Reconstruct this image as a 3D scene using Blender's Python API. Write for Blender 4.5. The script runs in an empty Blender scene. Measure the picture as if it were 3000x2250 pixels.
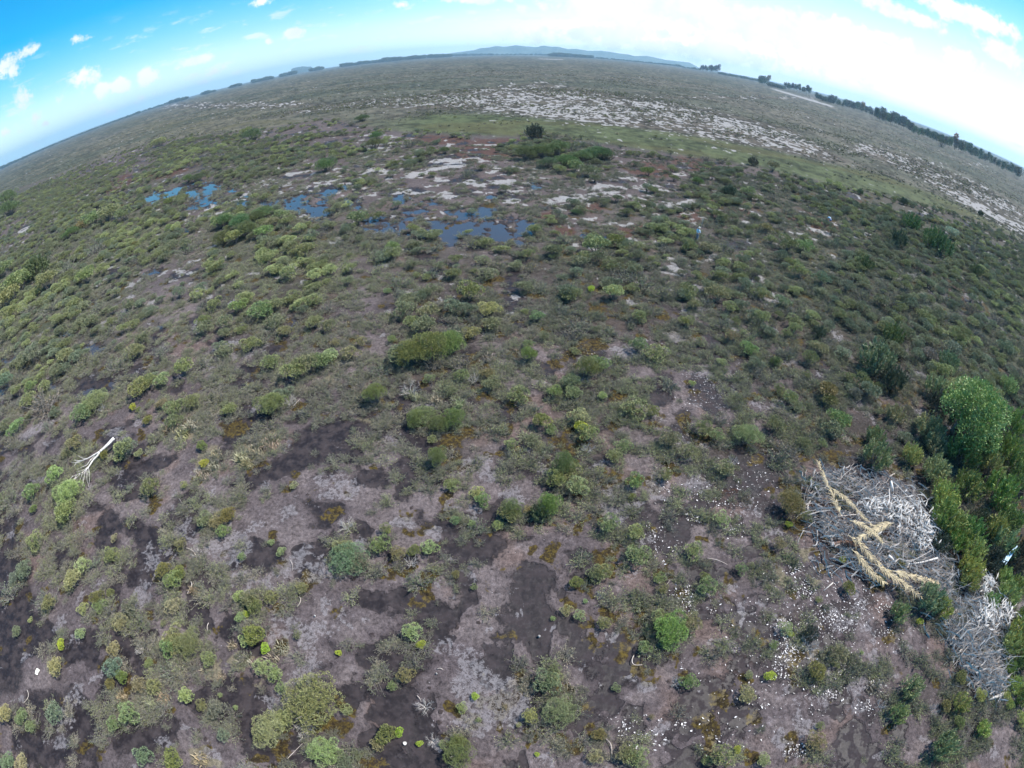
import bpy, math, random
import numpy as np
from mathutils import Vector, Matrix
R = math.radians
random.seed(7); RNG = np.random.default_rng(7)
scene = bpy.context.scene
COL = scene.collection

# ------------------------------------------------------------------ camera
CAMH = 20.0
PITCH = R(37.4)
FPX = 1484.0                     # fisheye: source pixels per radian (3000 px wide frame)
cam_data = bpy.data.cameras.new('camera'); cam = bpy.data.objects.new('camera', cam_data); COL.objects.link(cam)
cam.location = (0, 0, CAMH); cam.rotation_euler = (R(90) - PITCH, 0, 0)
cam_data.type = 'PANO'; cam_data.panorama_type = 'FISHEYE_LENS_POLYNOMIAL'
cam_data.sensor_fit = 'HORIZONTAL'; cam_data.sensor_width = 36.0; cam_data.sensor_height = 27.0
cam_data.fisheye_fov = R(179)
cam_data.fisheye_polynomial_k0 = 0.0
cam_data.fisheye_polynomial_k1 = -(3000 / 36.0) / FPX
cam_data.fisheye_polynomial_k2 = 0.0; cam_data.fisheye_polynomial_k3 = 0.0; cam_data.fisheye_polynomial_k4 = 0.0
cam_data.clip_start = 0.1; cam_data.clip_end = 60000
scene.camera = cam
scene.render.engine = 'CYCLES'
scene.cycles.max_bounces = 5; scene.cycles.diffuse_bounces = 2; scene.cycles.glossy_bounces = 2
scene.cycles.transmission_bounces = 2; scene.cycles.volume_bounces = 0; scene.cycles.transparent_max_bounces = 4
scene.view_settings.view_transform = 'Standard'; scene.view_settings.look = 'None'
scene.view_settings.exposure = 0.68; scene.view_settings.gamma = 1.0

def px_dir(px, py):
    dx, dy = px - 1500.0, 1125.0 - py
    r = math.hypot(dx, dy) or 1e-6; th = r / FPX; s = math.sin(th) / r
    cx, cy, cz = s * dx, s * dy, math.cos(th)
    return Vector((cx, cy * math.sin(PITCH) + cz * math.cos(PITCH), cy * math.cos(PITCH) - cz * math.sin(PITCH)))
def px_at(px, py, z=0.0):
    d = px_dir(px, py); t = (z - CAMH) / min(d.z, -1e-4)
    return Vector((0, 0, CAMH)) + d * t
def project(x, y, z):
    """world -> source pixel coordinates (numpy)"""
    dz = z - CAMH
    fw = y * math.cos(PITCH) - dz * math.sin(PITCH); up = y * math.sin(PITCH) + dz * math.cos(PITCH)
    rho = np.hypot(x, up) + 1e-9; th = np.arctan2(rho, fw)
    return 1500 + FPX * th * x / rho, 1125 - FPX * th * up / rho
def px_dist(px, py):
    return CAMH / max(-px_dir(px, py).z, 1e-4)

# ------------------------------------------------------------------ sun and sky
SUN_EL, SUN_AZ = R(58), R(72)     # azimuth clockwise from +Y (photo's forward), to the right
sv = Vector((math.cos(SUN_EL) * math.sin(SUN_AZ), math.cos(SUN_EL) * math.cos(SUN_AZ), math.sin(SUN_EL)))
sd = bpy.data.lights.new('sun', 'SUN'); sd.energy = 5.0; sd.angle = R(0.53); sd.color = (1.0, 0.96, 0.9)
sun = bpy.data.objects.new('sun', sd); COL.objects.link(sun); sun.rotation_euler = sv.to_track_quat('Z', 'Y').to_euler()
sun.location = (0, 0, 50)
world = bpy.data.worlds.new('World'); scene.world = world; world.use_nodes = True

class NT:
    def __init__(s, tree): s.t = tree; s.n = tree.nodes; s.l = tree.links
    def new(s, typ, **kw):
        n = s.n.new(typ)
        for k, v in kw.items(): setattr(n, k, v)
        return n
    def put(s, sock, v):
        if isinstance(v, bpy.types.NodeSocket): s.l.new(v, sock)
        elif v is not None: sock.default_value = v
    def math(s, op, a, b=None, c=None, clamp=False):
        n = s.new('ShaderNodeMath', operation=op, use_clamp=clamp)
        s.put(n.inputs[0], a); s.put(n.inputs[1], b)
        if c is not None: s.put(n.inputs[2], c)
        return n.outputs[0]
    def vec(s, op, a, b=None):
        n = s.new('ShaderNodeVectorMath', operation=op); s.put(n.inputs[0], a); s.put(n.inputs[1], b)
        return n.outputs['Value'] if op in ('DOT_PRODUCT', 'LENGTH') else n.outputs[0]
    def step(s, v, lo, hi, a=0.0, b=1.0):
        n = s.new('ShaderNodeMapRange', interpolation_type='SMOOTHSTEP')
        s.put(n.inputs['Value'], v); n.inputs['From Min'].default_value = lo; n.inputs['From Max'].default_value = hi
        n.inputs['To Min'].default_value = a; n.inputs['To Max'].default_value = b
        return n.outputs['Result']
    def mix(s, f, a, b, blend='MIX'):
        n = s.new('ShaderNodeMix', data_type='RGBA', blend_type=blend)
        s.put(n.inputs['Factor'], f); s.put(n.inputs[6], a); s.put(n.inputs[7], b)
        return n.outputs[2]
    def noise(s, vec, scale, detail=3, rough=0.55, dist=0.0):
        n = s.new('ShaderNodeTexNoise'); s.put(n.inputs['Vector'], vec)
        n.inputs['Scale'].default_value = scale; n.inputs['Detail'].default_value = detail
        n.inputs['Roughness'].default_value = rough; n.inputs['Distortion'].default_value = dist
        return n.outputs['Fac']
    def attr(s, name, typ='GEOMETRY'):
        return s.new('ShaderNodeAttribute', attribute_name=name, attribute_type=typ)

CLOUDS = [  # source pixel centre, half axes, tilt (degrees, rising to the right), strength
 (40,180,75,26,35,.9),(235,112,45,12,18,.5),(60,293,32,25,20,.9),(300,262,26,15,20,.95),(350,252,26,16,20,.95),
 (435,225,30,20,20,1),(430,212,28,12,15,.8),(565,182,48,13,15,.9),(628,210,28,12,10,.7),(250,232,30,20,25,.7),
 (108,345,24,15,25,.8),(135,362,12,9,10,.9),(18,388,20,13,20,.9),(862,98,28,17,10,1.1),(786,121,9,7,0,.7),
 (765,5,24,10,10,.8),(176,288,22,13,30,.5),(1176,13,17,9,0,.9),(1398,1,75,10,0,1),(1527,24,17,13,0,.8),
 (1458,30,10,6,0,.5),(1500,52,150,8,2,.75),(1195,88,14,7,0,.35),(1760,25,120,40,-8,1.3),(2000,20,150,40,-10,1.4),
 (2200,70,260,50,-12,1.35),(2440,95,160,36,-16,1.2),(2600,112,40,16,-10,.9),(2640,40,125,22,-22,1.2),(2830,45,125,26,-22,1.2),
 (2827,178,46,30,-25,1.1),(2950,160,75,26,-32,1.2),(2675,178,36,15,-18,.8),(2500,150,60,12,-10,.5),(330,330,160,16,22,.35),
 (620,235,120,12,18,.3),(170,395,110,12,25,.3),(2080,150,330,34,-8,.9),(1800,95,300,26,0,.95),
]
def build_world():
    w = NT(world.node_tree); w.n.clear()
    out = w.new('ShaderNodeOutputWorld'); bg = w.new('ShaderNodeBackground'); w.l.new(bg.outputs[0], out.inputs[0])
    sky = w.new('ShaderNodeTexSky', sky_type='NISHITA', sun_disc=False, sun_elevation=SUN_EL, sun_rotation=SUN_AZ)
    sky.altitude = 50; sky.air_density = 1.0; sky.dust_density = 1.0; sky.ozone_density = 1.6
    tc = w.new('ShaderNodeTexCoord'); D = tc.outputs['Generated']
    nz = w.noise(D, 9.0, 6, 0.6); nz2 = w.noise(D, 34.0, 6, 0.65)
    n = w.math('ADD', w.math('MULTIPLY', w.math('SUBTRACT', nz, 0.5), 1.3), w.math('MULTIPLY', w.math('SUBTRACT', nz2, 0.5), 3.0))
    acc = None
    for (px, py, rx, ry, ang, st) in CLOUDS:
        c = px_dir(px, py); a = R(ang)
        e1 = (px_dir(px + 4 * math.cos(a), py - 4 * math.sin(a)) - c).normalized()
        e2 = c.cross(e1).normalized()
        u = w.vec('DOT_PRODUCT', D, tuple(e1 * (FPX / rx))); v = w.vec('DOT_PRODUCT', D, tuple(e2 * (FPX / ry)))
        off = c.dot(e1) * FPX / rx
        cx = w.new('ShaderNodeCombineXYZ'); w.put(cx.inputs[0], w.math('SUBTRACT', u, off)); w.put(cx.inputs[1], v)
        w.put(cx.inputs[2], w.math('MULTIPLY', w.math('SUBTRACT', 1.0, w.vec('DOT_PRODUCT', D, tuple(c))), 8.0))
        val = w.math('SUBTRACT', st, w.math('MULTIPLY', w.vec('LENGTH', cx.outputs[0]), 0.72 * max(st, .6)))
        acc = val if acc is None else w.math('MAXIMUM', acc, val)
    cover = w.step(w.math('ADD', acc, w.math('MULTIPLY', n, 0.9)), 0.02, 0.62)
    # thin veil near the horizon and towards the sun
    sep = w.new('ShaderNodeSeparateXYZ'); w.put(sep.inputs[0], D)
    el = sep.outputs[2]
    side = w.step(w.vec('DOT_PRODUCT', D, (math.sin(R(60)), math.cos(R(60)), 0)), 0.10, 0.80)
    veil = w.math('MULTIPLY', w.step(el, 0.34, 0.0), w.math('MULTIPLY_ADD', side, 0.66, 0.04))
    veil = w.math('ADD', veil, w.math('MULTIPLY', w.step(el, 0.10, 0.0), w.math('MULTIPLY_ADD', side, 0.35, 0.58)), clamp=True)
    # streaky cover over the rest of the sky, opposite the camera's view included
    mp = w.new('ShaderNodeMapping'); mp.inputs['Scale'].default_value = (1, 1, 3.2); w.put(mp.inputs['Vector'], D); ln = w.noise(mp.outputs[0], 17.0, 7, 0.62)
    high = w.math('MULTIPLY', w.step(ln, 0.535, 0.70), w.math('MULTIPLY', w.math('MULTIPLY', w.step(el, 0.005, 0.03), w.step(el, 0.20, 0.09)), 0.62))
    cover = w.math('MAXIMUM', cover, high)
    hs = w.new('ShaderNodeHueSaturation'); hs.inputs['Saturation'].default_value = SKY_SAT; hs.inputs['Hue'].default_value = SKY_HUE; hs.inputs['Value'].default_value = SKY_VAL
    w.put(hs.inputs['Color'], sky.outputs[0])
    colr = w.mix(veil, hs.outputs[0], w.mix(side, VEIL_COL, VEIL_SUN))
    ccol = w.mix(w.step(nz, 0.35, 0.6), CLOUD_DARK, CLOUD_COL)
    colr = w.mix(w.math('MULTIPLY', cover, 0.93), colr, ccol)
    w.put(bg.inputs[0], colr); bg.inputs[1].default_value = SKY_STRENGTH
    world.cycles.sampling_method = 'MANUAL'; world.cycles.sample_map_resolution = 512
SKY_SAT, SKY_HUE, SKY_VAL, SKY_STRENGTH = 1.85, 0.49, 2.15, 0.062
VEIL_COL = (10.5, 16.0, 17.0, 1); VEIL_SUN = (16, 16.2, 15.8, 1); CLOUD_COL = (12.5, 12.5, 12.3, 1); CLOUD_DARK = (10.2, 10.9, 11.6, 1)
build_world()

# ------------------------------------------------------------------ noise
def _h(ix, iy, s):
    v = np.sin(ix * 127.1 + iy * 311.7 + s * 74.7) * 43758.5453
    return v - np.floor(v)
def vnoise(x, y, s=0):
    ix, iy = np.floor(x), np.floor(y); fx, fy = x - ix, y - iy
    fx = fx * fx * (3 - 2 * fx); fy = fy * fy * (3 - 2 * fy)
    a, b, c, d = _h(ix, iy, s), _h(ix + 1, iy, s), _h(ix, iy + 1, s), _h(ix + 1, iy + 1, s)
    return (a * (1 - fx) + b * fx) * (1 - fy) + (c * (1 - fx) + d * fx) * fy
def fbm(x, y, sc, s=0, o=4):
    r = 0; a = 1.0; t = 0
    c, sn = math.cos(.6), math.sin(.6)
    for i in range(o):
        r = r + a * vnoise(x / sc + 17.3 * i, y / sc - 9.1 * i, s + i); t += a; a *= .55; sc *= .5
        x, y = x * c - y * sn, x * sn + y * c
    return r / t
def sstep(v, lo, hi):
    t = np.clip((v - lo) / (hi - lo), 0, 1); return t * t * (3 - 2 * t)

# ------------------------------------------------------------------ layout read off the photograph
Z = 2.212
TILES = {'A': (0, 0), 'B': (1000, 0), 'C': (2000, 0), 'D': (0, 750), 'E': (1000, 750), 'F': (2000, 750), 'G': (0, 1500), 'H': (1000, 1500), 'I': (2000, 1500)}
def tp(t, x, y): return TILES[t][0] + x / Z, TILES[t][1] + y / Z
COVER = """000000000000000000000000
000000000000000000000000
000000000000000000000000
000467645412882121100000
777644423221233455676310
388747867544556655668985
986446775677778588889788
865546774777687657788787
666546554886465446678888
655565547666476425786697
353245522575576677788999
563333211334576455233899
562235215513135344522699
345244333330054635324468
225534110221142623653348
024545511302214543553546
224623162532741252214655
211221334351125433421443""".split('\n')
CG = np.array([[int(c) for c in r.ljust(24, '0')[:24]] for r in COVER], float)
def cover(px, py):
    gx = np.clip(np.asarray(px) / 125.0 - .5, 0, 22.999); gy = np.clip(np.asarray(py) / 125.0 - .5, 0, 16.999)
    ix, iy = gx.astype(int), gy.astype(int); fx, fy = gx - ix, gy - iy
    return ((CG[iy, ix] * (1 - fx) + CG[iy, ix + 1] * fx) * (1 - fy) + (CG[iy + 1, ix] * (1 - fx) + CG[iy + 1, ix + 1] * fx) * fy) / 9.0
# edge of the near scrub towards the open plain: y for x, source pixels
NEAR_X = [0, 150, 300, 460, 770, 960, 1180, 1500, 1560, 1750, 2000, 2226, 2407, 2633, 2859, 3000]
NEAR_Y = [572, 520, 462, 410, 380, 345, 388, 400, 385, 418, 454, 490, 535, 580, 644, 708]
# ground patches (K: wet mud and cast shadows painted dark): kind then x,y,rx,ry,tilt in the tile's enlarged pixels
PATCH = {
'A': """P 970 1290 70 30 20;P 1110 1250 70 18 20;P 1290 1255 110 50 10;P 1370 1210 80 30 15;P 1570 1310 70 28 15;P 1500 1230 50 18 10;P 1900 1330 90 50 10;P 2060 1350 120 60 0;
P 1720 1320 60 25 10;P 2140 1230 90 28 10;P 1330 1310 110 26 10;P 1230 1330 50 30 20;P 1210 1480 40 12 15;L 960 1230 190 38 20;L 1150 1200 90 18 20;S 1590 1270 50 22 30;S 1350 1350 80 11 20;S 1390 1400 70 15 25;S 690 1310 45 9 25;
S 1290 1390 30 10 20;S 1310 1490 22 12 10;S 1820 1570 40 15 10;S 1010 1360 50 12 -20;S 2100 1190 120 22 15;S 760 1640 60 12 20;S 150 1500 60 12 35;S 1160 1400 40 8 20;M 1700 1270 90 22 15;M 1600 1340 80 18 15;M 1820 1510 70 20 20;
M 1900 1280 60 14 10;S 1700 1180 60 8 15;S 1570 1165 50 8 15;S 1860 1090 50 8 15;R 1100 1110 200 40 15;R 770 1190 150 50 25;Z 1900 1150 300 110 10;Z 1300 1400 250 80 15;Z 300 1450 400 100 30""",
'B': """P 250 1470 100 55 0;P 380 1480 110 45 0;P 450 1400 60 28 0;P 700 1490 170 55 0;P 820 1430 90 55 0;P 760 1370 60 25 0;P 940 1370 65 40 0;P 1100 1420 70 48 0;P 1200 1470 80 55 0;P 1050 1530 140 45 0;
P 1160 1565 60 28 0;P 600 1440 60 30 0;P 60 1320 60 30 0;P 720 1560 110 25 0;P 1260 1200 40 18 0;P 970 1280 50 14 0;P 1630 1540 60 18 0;P 500 1380 60 18 0;P 380 1290 30 26 0;P 450 1270 30 18 0;P 560 1310 70 20 0;P 900 1480 150 60 0;P 1030 1470 120 60 0;
M 750 1450 50 14 0;M 760 1512 50 15 0;M 1065 1560 60 25 0;M 960 1320 50 20 0;M 170 1490 25 30 0;M 260 1410 50 13 0;M 500 1440 55 12 0;M 1000 1400 40 10 0;M 560 1560 60 20 0;M 640 1600 60 20 0;M 900 1530 40 12 0;M 620 1500 40 12 0;
S 220 1100 190 22 5;S 720 1040 120 20 5;S 700 1080 100 11 5;S 1070 1180 140 14 0;S 870 1200 90 18 0;S 690 1270 75 28 10;S 1170 1220 60 14 0;S 1430 1285 130 20 0;S 1750 1250 130 18 -10;S 1920 1300 120 14 -12;
S 1960 1200 160 13 -8;S 990 940 55 5 0;S 340 945 45 8 15;S 20 1200 55 18 10;S 150 880 60 9 10;S 640 1175 100 13 15;S 1500 1440 50 34 0;S 1750 1460 110 16 0;S 2160 1330 60 13 -15;S 2000 1560 80 18 -5;S 1100 1290 60 18 0;S 500 1130 60 18 15;S 1000 1090 35 18 -20;
S 1480 1320 60 10 0;S 1350 1300 60 8 0;S 1620 1420 60 8 0;S 1500 1600 40 18 20;S 1280 1520 40 8 0;S 900 1250 60 8 0;S 210 870 40 6 0;S 160 1350 30 10 20;
R 640 905 220 34 0;R 1000 920 230 26 0;R 900 985 220 75 0;R 1600 1350 140 34 0;R 2000 1100 170 70 0;R 1900 1500 170 50 0;R 1350 1420 90 60 0;R 1450 1500 80 40 0;Z 900 1150 800 200 0;Z 1700 1300 500 250 -5;Z 300 1000 300 150 0""",
'C': """R 250 1300 270 90 -15;R 850 1450 230 75 -20;R 1100 1330 160 50 -25;R 50 1060 170 50 -5;R 100 1400 150 50 0;S 850 1490 48 9 -15;S 830 1470 20 5 -30;S 360 1340 60 7 -10;S 130 1330 40 7 -10;S 240 1360 40 14 -10;S 400 1440 34 7 -10;
S 340 1500 45 14 -10;S 780 1530 60 20 -15;S 1100 1540 65 16 -25;S 30 1440 40 12 0;S 700 1550 45 8 -15;S 1240 1470 22 7 -20;S 600 1580 40 8 -10;S 540 1410 20 6 -10;S 20 1320 40 10 0;S 60 1385 40 6 0;S 680 1500 35 6 -20;S 960 1500 30 8 -20;
Z 300 1350 400 130 -12;Z 1000 1480 350 90 -22;Z 50 1150 200 100 0;Z 1900 1620 300 90 -30""",  # S streak beside the bending person paints the sky's reflection on water
'D': """P 600 590 95 38 35;P 900 400 55 22 20;P 1040 460 34 16 20;P 310 850 95 34 35;P 30 680 60 20 15;P 730 810 50 34 20;P 10 850 30 34 0;P 580 890 60 34 20;P 440 480 90 22 20;P 970 110 60 22 20;P 1900 440 46 30 10;P 220 570 60 18 30;
K 640 850 130 60 20;K 721 1290 60 85 -20;K 1290 450 100 50 10;K 1640 745 130 40 30;K 1560 830 90 40 30;K 1690 1030 60 40 0;K 2100 1210 150 90 20;K 1900 1330 250 60 25;K 1620 1450 70 40 20;K 830 1450 120 80 0;K 950 1370 140 36 25;K 870 1560 120 26 10;K 760 100 80 30 20;K 830 760 130 30 20;
L 240 1330 220 60 30;L 1050 1300 170 110 10;L 1380 1010 90 60 30;L 1435 1195 40 46 0;L 1100 720 130 50 25;L 1400 600 60 50 10;L 2150 560 70 80 0;L 760 560 60 70 20;L 1250 770 140 20 15;L 100 1350 90 30 35;L 1150 1450 90 40 0;L 2060 1450 180 80 10;L 1270 160 130 30 30;L 1650 180 80 40 20;
M 1520 1120 90 70 10;M 1650 1350 90 34 20;M 1930 980 90 30 20;M 890 1150 26 60 -20;M 180 690 60 18 20;M 1770 400 80 28 20;M 1330 1440 60 20 10;M 1810 560 40 30 0;M 1300 1420 60 16 0;M 640 1130 60 16 10;M 2090 560 30 40 30;M 250 520 60 18 30;M 1900 960 60 20 10;M 340 760 40 14 30;M 1010 1560 40 30 40;
W 1180 1110 150 75 15;W 1680 1220 170 100 20;W 1370 1320 110 105 20;W 2140 800 60 60 0;S 1290 250 55 34 40;S 740 10 80 20 25;S 1190 100 75 34 30;S 640 190 60 9 30;S 520 240 60 10 40;S 1440 195 20 22 20;S 700 70 40 6 25;S 570 320 14 8 0;S 1990 1020 30 12 10;S 1400 590 40 24 10;S 160 1330 12 30 0;S 880 170 50 10 20;S 640 470 50 10 35;Z 1500 620 400 90 20""",
'E': """L 200 560 110 60 -10;L 1000 740 120 46 -10;L 1250 820 150 75 0;L 1260 960 50 50 0;L 150 330 140 50 20;L 200 180 160 34 30;L 900 1290 130 100 0;L 200 1330 200 130 0;L 100 1520 160 120 0;L 2000 730 110 40 45;L 1950 960 90 60 0;L 1980 1330 60 90 0;L 950 1500 120 110 0;L 1150 480 34 60 0;L 80 760 60 60 0;L 330 1000 60 90 0;L 2100 1000 80 60 0;L 1640 40 40 60 0;
K 0 1130 90 80 0;K 160 1130 120 44 5;K 430 1400 90 120 0;K 440 1140 75 70 0;K 560 1240 85 65 0;K 80 1300 60 40 0;K 150 1430 90 50 0;K 1120 250 60 150 0;K 1380 1530 80 60 0;K 580 1410 55 50 0;K 2060 870 60 70 0;K 1170 430 50 24 0;K 830 150 34 24 0;K 1640 1420 60 50 0;K 2070 920 80 50 0;K 1330 730 60 40 0;K 1190 670 60 40 0;K 1100 1000 90 60 0;K 380 980 60 60 0;K 540 20 60 24 0;K 330 780 60 60 0;
M 250 970 46 40 0;M 410 1000 40 30 0;M 760 1150 130 70 10;M 700 1240 110 24 15;M 1000 880 80 70 0;M 1080 1110 60 50 0;M 930 1090 44 40 0;M 720 80 30 30 0;M 870 690 70 34 0;M 1400 690 60 30 0;M 1750 1080 70 40 30;M 1760 1450 80 50 0;M 1290 460 60 40 0;M 1660 580 80 40 0;M 2120 480 60 30 0;M 2010 270 44 34 0;M 1130 640 50 30 0;M 1000 500 60 30 0;M 480 270 90 30 0;M 1440 1200 50 40 0;M 2100 1360 50 40 0;M 1550 1300 50 20 0;M 1270 250 60 30 0;M 1850 60 60 30 0;
S 2150 70 90 60 -20;S 2160 520 60 46 -30;S 1450 720 60 9 -5;S 1170 265 60 20 0;S 690 110 30 26 0;S 1380 165 60 9 0;S 1100 385 40 9 0;S 940 1380 50 60 60;S 1000 1600 40 26 0;S 700 1640 50 20 0;S 1270 820 60 30 0;S 2050 1480 60 40 0;S 2100 1560 60 40 0;S 260 510 30 14 0;B 1550 630 150 44 -10;B 2190 1150 60 80 0;B 900 780 60 40 0;W 620 860 120 60 0;W 200 1040 60 30 0;Z 1800 600 300 120 0""",
'F': """B 150 880 150 100 0;B 350 780 110 60 0;B 560 650 60 30 0;B 450 1340 110 30 -30;B 130 1530 140 46 0;B 500 1400 120 50 0;B 300 1600 260 60 0;B 950 1480 90 50 0;B 1480 1060 46 44 0;B 1270 1550 200 90 0;K 450 1460 170 100 0;K 950 1450 110 130 0;K 50 1600 90 60 0;K 100 800 90 60 0;K 550 400 30 40 0;K 550 1300 60 60 0;K 570 745 34 26 0;K 880 520 60 26 0;K 200 960 70 90 0;
M 110 500 70 40 0;M 410 910 60 44 0;M 600 900 36 30 0;M 1250 950 100 50 -30;M 1350 1350 40 80 0;M 1540 830 44 34 0;M 1030 690 60 26 0;M 780 1020 36 24 0;M 1090 1210 70 30 0;M 860 690 30 18 0;M 270 760 34 24 0;M 300 380 50 24 0;M 880 290 60 20 0;M 230 630 30 14 0;M 1500 880 40 24 0;M 30 1100 40 60 0;M 1310 780 40 20 0;M 1600 540 60 20 -20;M 1440 1300 50 30 0;M 800 620 40 20 0;M 1550 1400 60 20 0;
S 1440 610 34 26 -10;S 90 200 60 18 -10;S 510 170 50 16 -10;S 1100 650 30 44 40;S 1480 120 60 14 -25;S 1830 270 80 12 -25;S 1500 860 20 50 30;L 400 420 44 70 0;L 1100 650 50 44 0;L 80 560 130 40 -10;L 500 1130 60 60 0;L 1450 800 34 80 0;L 130 770 140 60 0;L 400 1060 110 60 -20;L 600 850 60 60 0;R 990 360 30 26 0;R 280 1540 100 50 0;R 1800 250 200 60 -35;R 1550 80 150 40 -25;L 260 1550 90 44 0;Z 1700 200 400 100 -30""",
'G': """K 700 130 60 100 0;K 900 120 90 50 -20;K 960 270 66 120 0;K 30 800 70 260 0;K 560 860 75 75 0;K 290 810 90 70 0;K 350 1400 190 180 0;K 200 1500 70 100 0;K 600 1390 80 60 0;K 1560 1230 150 110 -20;K 1700 1400 130 130 0;K 1360 1180 80 80 0;K 60 430 110 120 0;K 1640 290 130 80 10;K 2010 280 80 50 0;K 1250 620 60 100 0;K 2000 1600 160 60 0;K 950 1450 150 110 0;K 1000 1020 110 80 0;K 1610 880 70 60 0;K 1050 430 60 44 0;K 2000 1420 70 50 0;K 60 130 60 120 0;K 400 320 60 90 0;K 1330 430 90 60 0;K 1450 740 60 70 0;K 900 830 80 80 0;K 1970 380 60 60 0;K 2180 250 50 60 0;K 900 420 60 50 0;K 120 690 90 120 0;
L 250 1050 150 120 0;L 520 1090 120 90 -20;L 850 200 60 60 0;L 1700 170 120 90 0;L 1330 200 100 60 0;L 1500 290 40 90 -20;L 2100 700 120 150 0;L 2050 920 120 80 0;L 1200 1500 140 110 -30;L 1900 960 60 100 0;L 400 1460 30 50 0;L 330 620 60 120 -30;L 1150 950 80 60 0;L 1000 560 80 60 0;L 1350 800 80 100 0;L 2080 150 100 80 0;L 700 1000 60 100 0;L 1600 60 60 80 0;L 60 1450 50 80 0;L 1400 1600 120 60 -30;L 650 60 90 60 0;L 420 130 60 80 0;L 1900 520 50 60 0;
W 1800 870 90 95 0;W 1570 950 80 50 0;W 1720 1080 90 30 0;W 940 1230 130 50 20;W 1250 480 50 44 0;W 1380 1040 100 40 0;W 1560 640 60 60 0;M 830 1130 44 70 0;M 2150 1390 60 70 0;M 560 1500 60 50 0;M 1400 90 66 66 0;M 2130 10 110 22 0;M 2020 430 56 46 0;M 1780 650 40 50 0;M 1130 500 40 30 0;M 1850 1500 90 60 0;M 1640 1560 60 40 0;W 1300 1590 120 60 -30;
S 1680 440 60 34 0;S 370 720 30 60 -20;S 1300 190 80 26 -20;S 580 1090 50 24 20;S 2120 620 30 60 0;S 2080 750 80 16 10;S 1480 300 50 20 30;S 420 680 50 20 20;S 1230 1390 60 16 15;S 140 1180 60 40 0;S 2040 330 60 10 40;S 1350 1570 50 16 20;S 180 950 60 14 40;S 2010 210 40 10 -20;S 1120 300 50 10 30;S 560 40 40 12 20;S 1700 780 60 20 20""",
'H': """L 150 800 200 120 0;L 100 1020 150 80 0;L 700 950 230 180 0;L 850 760 150 90 20;L 1150 260 220 60 0;L 700 300 110 50 0;L 750 560 150 60 30;L 1000 600 100 110 0;L 1600 850 150 120 0;L 1850 620 110 60 0;L 1850 450 80 90 0;L 750 1390 120 70 0;L 1050 1440 130 60 0;L 1980 1070 160 80 0;L 1250 1570 170 90 0;L 1520 1100 80 60 0;L 200 1310 160 80 0;L 2080 1560 120 80 0;L 170 120 90 70 0;L 350 40 90 60 0;L 1250 140 120 50 0;L 1400 850 60 60 0;L 180 480 90 50 0;L 600 1250 60 60 0;L 2160 330 40 60 0;L 1100 130 90 60 0;L 1900 1250 120 70 0;L 450 1600 120 40 0;
K 830 230 200 56 0;K 200 600 100 56 0;K 430 600 150 66 0;K 650 700 80 110 0;K 820 570 90 46 35;K 340 980 120 95 0;K 50 1160 100 66 0;K 1230 430 110 80 0;K 1180 620 110 150 0;K 1290 730 110 80 0;K 1330 870 60 95 0;K 1040 1050 110 66 0;K 1170 830 110 60 0;K 1600 930 80 70 0;K 740 800 46 44 0;K 1130 1600 60 60 0;K 2110 110 150 80 0;K 1900 960 90 60 0;K 2070 830 90 90 0;K 1820 930 90 140 0;K 1690 1250 90 44 0;K 310 1320 110 46 0;K 1620 340 80 80 0;K 1540 1350 90 70 0;K 1240 1230 80 130 0;K 560 1290 60 60 0;K 1530 760 90 60 0;K 1000 960 60 60 0;K 770 450 60 60 0;K 1040 70 60 60 0;K 1300 40 60 40 0;K 450 310 50 40 0;K 1880 120 70 90 0;K 1430 500 40 40 0;K 340 1160 80 50 0;K 300 1530 120 60 0;K 110 130 50 60 0;K 1900 1400 80 60 0;K 660 1600 60 60 0;K 1760 1000 40 100 0;K 1380 60 60 40 0;K 230 1500 60 60 0;
M 430 380 66 50 0;M 580 480 46 100 -20;M 520 560 40 60 0;M 1150 1130 60 90 20;M 1040 1220 110 70 0;M 1040 1320 50 40 0;M 1550 1270 95 50 -10;M 1910 1050 80 60 0;M 800 1290 80 50 0;M 1290 1420 90 50 0;M 1450 1530 90 70 0;M 1770 280 50 85 0;M 1860 380 80 20 0;M 1410 80 70 24 0;M 1560 110 30 60 0;M 1280 100 30 20 0;M 1390 280 40 60 0;M 0 1370 44 70 0;M 2100 930 60 40 0;M 1100 830 60 46 0;M 2060 340 30 50 0;M 2100 620 60 60 0;M 640 400 40 60 0;M 1450 1180 40 80 0;M 880 1210 40 40 0;M 1240 1490 90 30 0;M 2010 90 26 26 0;M 350 400 40 30 0;
B 2160 560 60 110 0;B 1840 1370 90 70 0;B 2060 120 100 60 0;B 2160 1380 60 60 0;B 2200 1000 40 50 0;B 2030 160 70 30 20;S 60 730 60 40 20;S 380 80 80 40 0;S 820 440 50 40 0;S 1370 770 50 40 0;S 980 780 50 50 20;S 1240 980 50 24 0;S 1940 1190 50 44 0;S 610 140 50 30 0;S 1880 440 30 44 0;S 1090 590 16 50 -30;S 800 310 50 14 0;S 1340 1020 40 30 0;S 700 500 60 24 0;S 210 500 30 16 -30;S 1850 1100 60 30 -40;S 1600 1040 60 14 20;S 1760 800 30 30 0;S 2120 1420 40 40 0;S 560 980 50 16 0;S 600 1050 40 14 0;S 640 1480 60 50 0""",
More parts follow.
